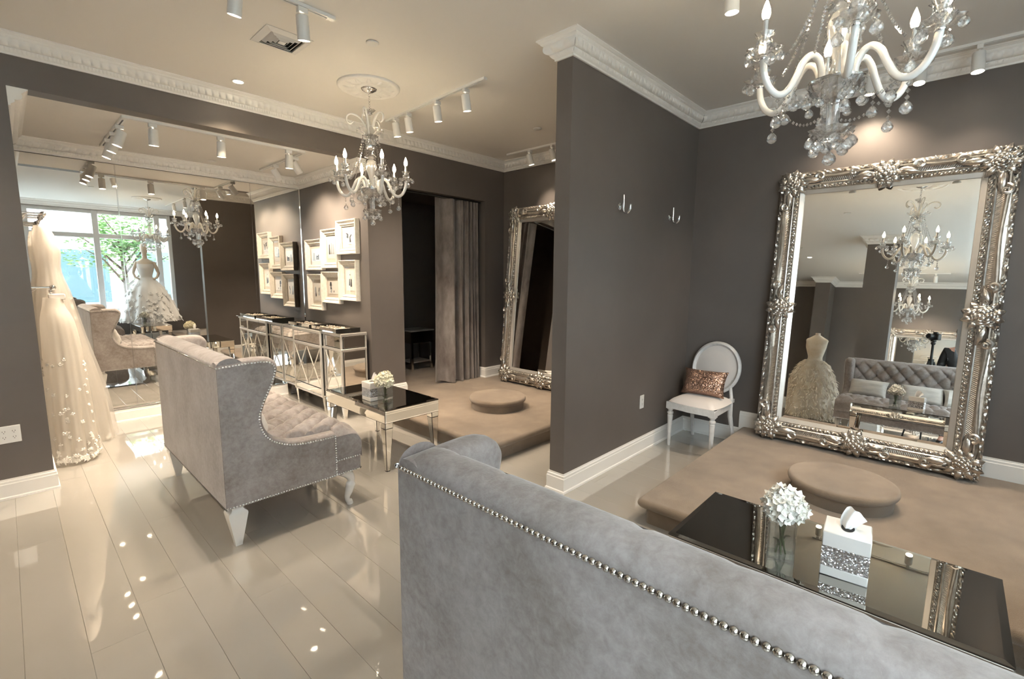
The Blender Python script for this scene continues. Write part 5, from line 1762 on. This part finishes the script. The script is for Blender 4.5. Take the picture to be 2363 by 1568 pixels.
def gown(label, x, y, ztop, prof, hem_r, mat, lace, seed, veil=False, beads=False):
    """hanging gown: sections (z, rx, ry) from the top; folded skirt"""
    rn = random.Random(seed)
    t = thing('wedding_gown', label, 'gown', (x, y, 0))
    ph = rn.random() * 6
    secs = spline(prof, 5)
    zb = prof[-1][0]
    def pos(u, v, k=1.0):
        i = v * (len(secs) - 1)
        j = min(len(secs) - 2, int(i))
        f = i - j
        z, rx, ry, ox = [a + (b_ - a) * f for a, b_ in zip(secs[j], secs[j + 1])]
        a = 2 * pi * u
        fl = max(0, (v - 0.2)) * 0.9
        w = 1 + fl * (0.10 * sin(9 * a + ph) + 0.06 * sin(17 * a + 2 * ph))
        return (max(-x + XL + 0.012, ox + rx * w * k * cos(a)), ry * w * k * sin(a), max(0.006, z + 0.012 * sin(9 * a + ph) * v ** 6))
    B().grid(lambda u, v: pos(u, v), 120, 46, cu=True).build('skirt', mat, t, 80)
    if veil:
        B().grid(lambda u, v: pos(u, v, 1.07 + 0.10 * v), 90, 30, cu=True).build('tulle_overlay', 'veil', t, 80)
    # lace motifs
    b = B()
    for i in range(lace):
        u = rn.random()
        if not lace: break
        v = (1 - abs(rn.gauss(0, 0.05))) if rn.random() < 0.62 else rn.uniform(0.5, 0.97)
        v = min(0.995, max(0.05, v))
        p = Vector(pos(u, v, 1.02))
        a = 2 * pi * u
        nrm = Vector((cos(a), sin(a), 0.2)).normalized()
        q = nrm.to_track_quat('Z', 'Y').to_matrix().to_4x4()
        b.M = Matrix.Translation(p) @ q @ Matrix.Rotation(rn.random() * 6, 4, 'Z')
        n = rn.choice((4, 5))
        for k in range(n):
            leaf(b, (0, 0, 0.001), 2 * pi * k / n, rn.uniform(0.014, 0.026), 0.014, 0.002, -0.05, 3)
    b.M = None
    if lace: tag(b.build('lace_motifs', 'gown_lace', t, 60), kind='stuff')
    if beads:
        b = B()
        for i in range(60):
            p = pos(rn.random(), rn.uniform(0.05, 0.5), 1.02)
            b.ell(p, 0.006, 6, 4)
        tag(b.build('beading', 'gown_lace', t, 60), kind='stuff')
    return t
g1 = gown('ivory tulle gown with lace hem on the lower rail of the left alcove wall', 0.285, 5.46, 1.42,
     [(1.400, 0.060, 0.085, -0.02), (1.33, 0.070, 0.10, -0.02), (1.20, 0.105, 0.15, -0.01), (0.95, 0.122, 0.16, 0.0), (0.60, 0.140, 0.18, 0.0), (0.25, 0.150, 0.19, 0.0), (0.03, 0.160, 0.20, 0.0)], 0.2, 'tulle', 260, 3)
B().box(-0.045, 0.055, -0.06, 0.06, 1.385, 1.430, 0.004).build('waistband', 'gown_lace', g1)
g2 = gown('long ivory strapless gown with tulle overlay beside the wall mirror', 0.330, 6.03, 2.0,
     [(2.02, 0.045, 0.09, -0.06), (1.93, 0.070, 0.13, -0.05), (1.80, 0.085, 0.15, -0.04), (1.62, 0.075, 0.13, -0.04), (1.40, 0.110, 0.16, -0.03), (1.00, 0.150, 0.20, -0.01), (0.50, 0.200, 0.22, 0.03), (0.15, 0.215, 0.235, 0.045), (0.012, 0.220, 0.24, 0.05)], 0.3, 'tulle', 150, 8, True, True)

# ---- dressed mannequins seen in the mirrors
def mannequin(label, x, y, z0, rz, head, gmat, style, sc=1.0):
    t = thing('dressed_mannequin', label, 'mannequin', (x, y, z0), rz)
    def secgrid(secs, mat, nm, n=36, wav=None, nv=None):
        S = spline(secs, 5)
        def fn(u, v):
            i = v * (len(S) - 1)
            j = min(len(S) - 2, int(i))
            f = i - j
            z, rx, ry, ox = [a + (b_ - a) * f for a, b_ in zip(S[j], S[j + 1])]
            a = 2 * pi * u
            w = wav(a, v) if wav else 1.0
            return ((ox + rx * w * cos(a)) * sc, ry * w * sin(a) * sc, z * sc)
        return B().grid(fn, n, nv or len(S), cu=True).build(nm, mat, t, 70)
    top = [(1.46, 0.045, 0.050, 0.0), (1.42, 0.060, 0.110, 0.0), (1.38, 0.085, 0.170, 0.0), (1.32, 0.100, 0.165, 0.01), (1.24, 0.115, 0.155, 0.02), (1.16, 0.100, 0.135, 0.01), (1.06, 0.082, 0.112, 0.0), (0.98, 0.10, 0.14, 0.0)]
    secgrid(top, 'mannequin' if style == 'floral' else gmat, 'torso')
    if head:
        secgrid([(1.44, 0.050, 0.052, 0.0), (1.52, 0.046, 0.046, 0.0), (1.58, 0.055, 0.050, 0.01), (1.64, 0.085, 0.068, 0.015), (1.72, 0.092, 0.075, 0.01), (1.79, 0.070, 0.060, 0.0), (1.815, 0.005, 0.005, 0.0)], 'mannequin', 'head')
        for s_ in (-1, 1):
            B().tube([(0.0, s_ * 0.150 * sc, 1.375 * sc), (0.01, s_ * 0.205 * sc, 1.24 * sc), (-0.02, s_ * 0.235 * sc, 1.12 * sc), (0.07, s_ * 0.200 * sc, 1.02 * sc), (0.10, s_ * 0.130 * sc, 0.98 * sc)], [0.042, 0.040, 0.033, 0.028, 0.022], 10).build('arm', 'mannequin', t, 60)
        secgrid([(1.33, 0.104, 0.168, 0.012), (1.24, 0.122, 0.162, 0.022), (1.15, 0.106, 0.142, 0.012), (1.05, 0.088, 0.118, 0.0), (0.99, 0.10, 0.14, 0)], gmat, 'bodice')
    else:
        B().tube([(0, 0, 1.44 * sc), (0, 0, 1.50 * sc)], [0.045, 0.042], 12).build('neck', 'mannequin', t, 40)
    if style == 'floral':
        wav = lambda a, v: 1 + v * (0.07 * sin(8 * a) + 0.04 * sin(15 * a + 2))
        sk = [(1.02, 0.095, 0.13, 0), (0.94, 0.17, 0.20, 0), (0.78, 0.30, 0.32, 0), (0.55, 0.40, 0.42, 0), (0.30, 0.49, 0.51, 0), (0.10, 0.55, 0.56, 0), (0.0, 0.56, 0.57, 0)]
        secgrid(sk, gmat, 'skirt', 110, wav, 40)
        rn = random.Random(4)
        b = B()
        S = spline(sk, 5)
        for i in range(230):
            v = min(0.99, 0.25 + 0.75 * rn.random() ** 0.6)
            j = int(v * (len(S) - 1))
            z, rx, ry, ox = S[j]
            a = rn.random() * 2 * pi
            w = wav(a, j / (len(S) - 1))
            p = Vector((rx * w * cos(a), ry * w * sin(a), z)) * sc
            nrm = Vector((cos(a), sin(a), 0.45)).normalized()
            b.M = Matrix.Translation(p) @ nrm.to_track_quat('Z', 'Y').to_matrix().to_4x4()
            n = rn.choice((5, 6))
            for k in range(n):
                leaf(b, (0, 0, 0.002), 2 * pi * k / n + rn.random(), rn.uniform(0.03, 0.055), 0.04, 0.008, 0.35, 3)
        b.M = None
        tag(b.build('fabric_flowers', gmat, t, 70), kind='stuff')
        B().tube([(0, 0, -z0 + 0.02), (0, 0, 0.5)], 0.014, 10).lathe([(0.17, -z0 + 0.0), (0.17, -z0 + 0.014), (0.02, -z0 + 0.03)], 32).build('stand', 'chrome', t, 40)
    else:
        rn = random.Random(12)
        sk = [(1.02, 0.10, 0.14, 0), (0.92, 0.20, 0.22, 0), (0.70, 0.30, 0.32, 0), (0.40, 0.37, 0.40, 0), (0.12, 0.42, 0.46, 0), (0.02, 0.43, 0.47, 0)]
        secgrid(sk, gmat, 'skirt', 60, lambda a, v: 1 + 0.04 * sin(7 * a), 24)
        S = spline(sk, 8)
        b = B()
        for i in range(2600):
            v = rn.random() ** 0.75
            j = min(len(S) - 1, int(v * (len(S) - 1)))
            z, rx, ry, ox = S[j]
            a = rn.random() * 2 * pi
            p = Vector((rx * cos(a) * 1.01, ry * sin(a) * 1.01, z)) * sc
            down = Vector((cos(a) * rn.uniform(0.25, 0.7) + rn.uniform(-.3, .3), sin(a) * rn.uniform(0.25, 0.7) + rn.uniform(-.3, .3), -1)).normalized()
            q = down.to_track_quat('X', 'Z').to_matrix().to_4x4()
            b.M = Matrix.Translation(p) @ q
            leaf(b, (0, 0, 0.004), rn.uniform(-.6, .6), rn.uniform(0.045, 0.10), rn.uniform(0.014, 0.030), 0.006, rn.uniform(-.3, .5), 2)
        b.M = None
        for vv in range(len(b.v)):
            x_, y_, z_ = b.v[vv]
            if z_ < 0.006: b.v[vv] = (x_, y_, 0.006 + 0.01 * random.random())
        tag(b.build('feathers', gmat, t, 70), kind='stuff')
        B().tube([(0, 0, 0.0), (0, 0, 0.6)], 0.014, 10).build('stand', 'chrome', t, 40)
    return t
mannequin('window mannequin in a white floral ball gown, seen in the alcove mirror', 2.30, -0.93, 0.50, radians(100), True, 'gown_white', 'floral', 1.0)
mannequin('headless mannequin in an ivory feather skirt, seen left in the large mirror', -0.98, 1.80, 0.0, radians(10), False, 'feather', 'feather', 1.06)

# ---- camera on its tripod (the photographer's own, seen in the large mirror)
t = thing('tripod_camera', 'black camera on a tripod, seen in the large silver mirror', 'camera', (-0.14, 0.17, 0.0), CAM_YAW)
z = 1.60
B().box(-0.055, 0.010, -0.070, 0.070, z - 0.050, z + 0.045, 0.010).box(-0.045, 0.0, -0.030, 0.030, z + 0.040, z + 0.075, 0.010).build('camera_body', 'black_plastic', t)
b = B()
b.M = Matrix.Translation((0.008, 0, z)) @ Matrix.Rotation(pi / 2, 4, 'Y')
b.lathe([(0.036, 0.0), (0.036, 0.035), (0.041, 0.040), (0.041, 0.085), (0.036, 0.086), (0.030, 0.07)], 28)
b.build('lens_barrel', 'black_plastic', t, 40)
B().lathe([(0.035, z - 0.075), (0.035, z - 0.052)], 20).ell((0, 0, z - 0.10), 0.030, 14, 8).lathe([(0.016, 1.02), (0.016, z - 0.10)], 14).lathe([(0.034, 1.18), (0.036, 1.26)], 14).build('column', 'black_plastic', t, 50)
for a in (pi * 0.75, pi * 1.25, 0.0):
    if a == 0.0: a = pi * 0.02
    r_ = 0.42 if a > 1 else 0.30
    B().tube([(0.03 * cos(a), 0.03 * sin(a), 1.22), (0.55 * r_ * cos(a), 0.55 * r_ * sin(a), 0.62)], 0.016, 10).tube([(0.5 * r_ * cos(a), 0.5 * r_ * sin(a), 0.66), (r_ * cos(a), r_ * sin(a), 0.012)], 0.011, 10).ell((r_ * cos(a), r_ * sin(a), 0.012), 0.016, 8, 5).build('leg', 'black_plastic', t, 50)

# ---- the photographer beside the tripod, a sliver of whom shows in the large mirror
def skinned(name, mat, nodes, edges, parent, sub=2):
    me = bpy.data.meshes.new(name)
    me.from_pydata([n[0] for n in nodes], edges, [])
    me.materials.append(MATS[mat])
    o = inst(name, me, parent)
    sk = o.modifiers.new('skin', 'SKIN')
    for v, n in zip(me.skin_vertices[0].data, nodes):
        r = n[1]
        v.radius = r if isinstance(r, tuple) else (r, r)
    me.skin_vertices[0].data[0].use_root = True
    sk.use_smooth_shade = True
    ss = o.modifiers.new('subdivision', 'SUBSURF')
    ss.levels = ss.render_levels = sub
    return o
person = thing('person', 'person in black standing beside the tripod, a sliver seen in the large mirror', 'person', (-0.52, -0.16, 0.0), 0.15)
N = [((0, 0, 0.98), (0.10, 0.15)), ((0, 0, 1.18), (0.09, 0.135)), ((0, 0, 1.38), (0.10, 0.165)), ((0, 0, 1.50), (0.055, 0.06)), ((0.01, 0, 1.57), 0.052), ((0.025, 0, 1.66), (0.088, 0.070)), ((0.02, 0, 1.75), (0.085, 0.068)),
     ((0, 0.17, 1.43), 0.052), ((0.02, 0.22, 1.18), 0.042), ((0.20, 0.17, 1.08), 0.034), ((0.27, 0.14, 1.10), 0.026),
     ((0, -0.17, 1.43), 0.052), ((0.0, -0.23, 1.16), 0.042), ((0.08, -0.24, 0.94), 0.034), ((0.10, -0.24, 0.86), 0.026),
     ((0, 0.09, 0.90), 0.085), ((0.01, 0.10, 0.50), 0.058), ((-0.01, 0.10, 0.09), 0.040), ((0.10, 0.11, 0.04), 0.034),
     ((0, -0.09, 0.90), 0.085), ((0.01, -0.10, 0.50), 0.058), ((-0.01, -0.10, 0.09), 0.040), ((0.10, -0.11, 0.04), 0.034)]
Ed = [(0, 1), (1, 2), (2, 3), (3, 4), (4, 5), (5, 6), (2, 7), (7, 8), (8, 9), (9, 10), (2, 11), (11, 12), (12, 13), (13, 14), (0, 15), (15, 16), (16, 17), (17, 18), (0, 19), (19, 20), (20, 21), (21, 22)]
skinned('body', 'skin', N, Ed, person)
def grow(idx, k):
    return [(N[i][0], tuple(r + k for r in N[i][1]) if isinstance(N[i][1], tuple) else N[i][1] + k) for i in idx]
ti = [0, 1, 2, 7, 8, 9, 11, 12, 13]
skinned('shirt', 'black_cloth', grow(ti, 0.014), [(0, 1), (1, 2), (2, 3), (3, 4), (4, 5), (2, 6), (6, 7), (7, 8)], person)
li = [0, 15, 16, 17, 19, 20, 21]
skinned('trousers', 'black_cloth', grow(li, 0.015), [(0, 1), (1, 2), (2, 3), (0, 4), (4, 5), (5, 6)], person)
for s_ in (-1, 1):
    b = B()
    b.grid(lambda u, v: (0.045 + 0.135 * cos(2 * pi * u) * cos(pi / 2 * v) ** 0.6, s_ * 0.105 + 0.05 * sin(2 * pi * u) * cos(pi / 2 * v) ** 0.6, 0.002 + 0.085 * sin(pi / 2 * v) * (0.75 - 0.25 * cos(2 * pi * u))), 24, 8, cu=True)
    b.build('shoe', 'black_plastic', person, 60)
hb = B()
hb.ell((0.0, 0, 1.735), (0.105, 0.090, 0.090), 18, 10)
hb.ell((-0.045, 0, 1.66), (0.060, 0.080, 0.085), 14, 8)
hb.build('hair', 'hair', person, 70)
fb = B()
fb.ell((0.112, 0, 1.665), (0.018, 0.012, 0.020), 8, 6)
for s_ in (-1, 1):
    fb.ell((0.010, s_ * 0.078, 1.665), (0.018, 0.010, 0.028), 8, 6)
fb.build('nose_and_ears', 'skin', person, 70)
for s_ in (-1, 1):
    B().ell((0.098, s_ * 0.030, 1.690), (0.010, 0.013, 0.008), 8, 6).build('eye', 'black_plastic', person, 60)
B().ell((0.104, 0, 1.625), (0.008, 0.024, 0.006), 8, 6).build('mouth', 'brick_pale', person, 60)

for s_, (hx, hy, hz) in ((1, (0.27, 0.14, 1.10)), (-1, (0.10, -0.24, 0.86))):
    fg = B()
    for k in range(4):
        o = (k - 1.5) * 0.019
        L_ = (0.072, 0.082, 0.078, 0.062)[k]
        if s_ > 0:
            fg.tube([(hx, hy + o * 0.4, hz + o), (hx + L_ * 0.6, hy - 0.006 + o * 0.3, hz + o), (hx + L_ * 0.85, hy - 0.024, hz + o)], [0.0095, 0.0085, 0.007], 8)
        else:
            fg.tube([(hx + o, hy, hz), (hx + o, hy + 0.006, hz - L_ * 0.6), (hx + o, hy + 0.022, hz - L_ * 0.95)], [0.0095, 0.0085, 0.007], 8)
    if s_ > 0: fg.tube([(hx - 0.01, hy, hz + 0.02), (hx + 0.025, hy - 0.02, hz + 0.048), (hx + 0.05, hy - 0.03, hz + 0.05)], [0.011, 0.0095, 0.008], 8)
    else: fg.tube([(hx + 0.02, hy, hz + 0.02), (hx + 0.048, hy + 0.015, hz - 0.02), (hx + 0.05, hy + 0.025, hz - 0.05)], [0.011, 0.0095, 0.008], 8)
    fg.build('fingers', 'skin', person, 70)
# ================================================================ STREET OUTSIDE THE SHOP WINDOW
gnd = struct('ground', B().box(-30, 30, -40, YW - 0.16, -0.30, -0.12), 'pavement')
tag(B().box(-30, 30, -11.5, -5.2, -0.125, -0.112).build('road', 'asphalt'), None, None, None, 'structure')
bl = thing('street_building', 'pale building with dark shopfronts across the street, reflected in the alcove mirror', 'building', (2.0, -15.0, -0.12))
B().box(-16, 16, -4.0, 0.0, 0.0, 3.6).build('ground_storey', 'stone_white', bl)
B().box(-16, 16, -4.0, 0.0, 3.6, 12.0).build('wall', 'brick_pale', bl)
B().box(-16, 16, -0.05, 0.35, 3.45, 3.80, 0.03).build('cornice', 'stone_white', bl)
for i in range(9):
    xx = -14.4 + 3.6 * i
    for zz in (4.6, 8.2):
        w_ = B().box(xx - 0.95, xx + 0.95, -0.02, 0.05, zz, zz + 1.9, 0.02).build('window', 'window_frame', bl)
        for q in (-1, 1):
            B().box(xx + q * 0.47 - 0.40, xx + q * 0.47 + 0.40, 0.05, 0.06, zz + 0.1, zz + 1.8).build('pane', 'far_glass', w_, 0)
    f_ = B().box(xx - 1.45, xx + 1.45, -0.02, 0.06, 0.3, 2.9, 0.02).build('shopfront', 'window_frame', bl)
    B().box(xx - 1.3, xx + 1.3, 0.06, 0.07, 0.45, 2.75).build('pane', 'far_glass', f_, 0)
def tree(label, x, y, h, r, seed):
    rn = random.Random(seed)
    t = thing('street_tree', label, 'tree', (x, y, -0.12), 0, 'street trees')
    B().tube([(0, 0, 0), (0.03, 0.02, h * 0.3), (-0.02, 0.05, h * 0.62)], [0.09, 0.075, 0.05], 10).build('trunk', 'bark', t, 60)
    b = B()
    for k in range(9):
        a = k * 2.4
        b.tube([(0, 0.02, h * (0.34 + 0.03 * k)), (0.45 * r * cos(a), 0.45 * r * sin(a), h * (0.50 + 0.035 * k)), (0.8 * r * cos(a + .2), 0.8 * r * sin(a + .2), h * (0.58 + 0.04 * k))], [0.035, 0.022, 0.008], 6)
    b.build('branches', 'bark', t, 60)
    b = B()
    for i in range(2600):
        c = Vector((rn.gauss(0, 1), rn.gauss(0, 1), rn.gauss(0, 1))).normalized() * (rn.random() ** 0.45)
        k = 0.75 + 0.35 * sin(3 * c.x + seed) * sin(4 * c.z)
        p = Vector((c.x * r * k, c.y * r * k, h * 0.68 + c.z * h * 0.33 * k))
        b.M = Matrix.Translation(p) @ Matrix.Rotation(rn.random() * 6.3, 4, 'Z') @ Matrix.Rotation(rn.uniform(-1.1, 1.1), 4, 'X')
        s_ = rn.uniform(0.05, 0.10)
        b._add([(0, 0, 0), (s_ * 0.6, s_ * 0.42, 0.012), (s_ * 1.6, 0, 0), (s_ * 0.6, -s_ * 0.42, 0.012)], [(0, 1, 2, 3)])
    b.M = None
    tag(b.build('foliage', 'foliage', t, 0), kind='stuff')
tree('leafy street tree straight outside the shop window, reflected beside the window mannequin', 2.35, -4.2, 3.9, 1.35, 1)
tree('thin street tree further along the pavement, reflected behind the window mannequin', 5.6, -5.0, 4.2, 1.2, 2)
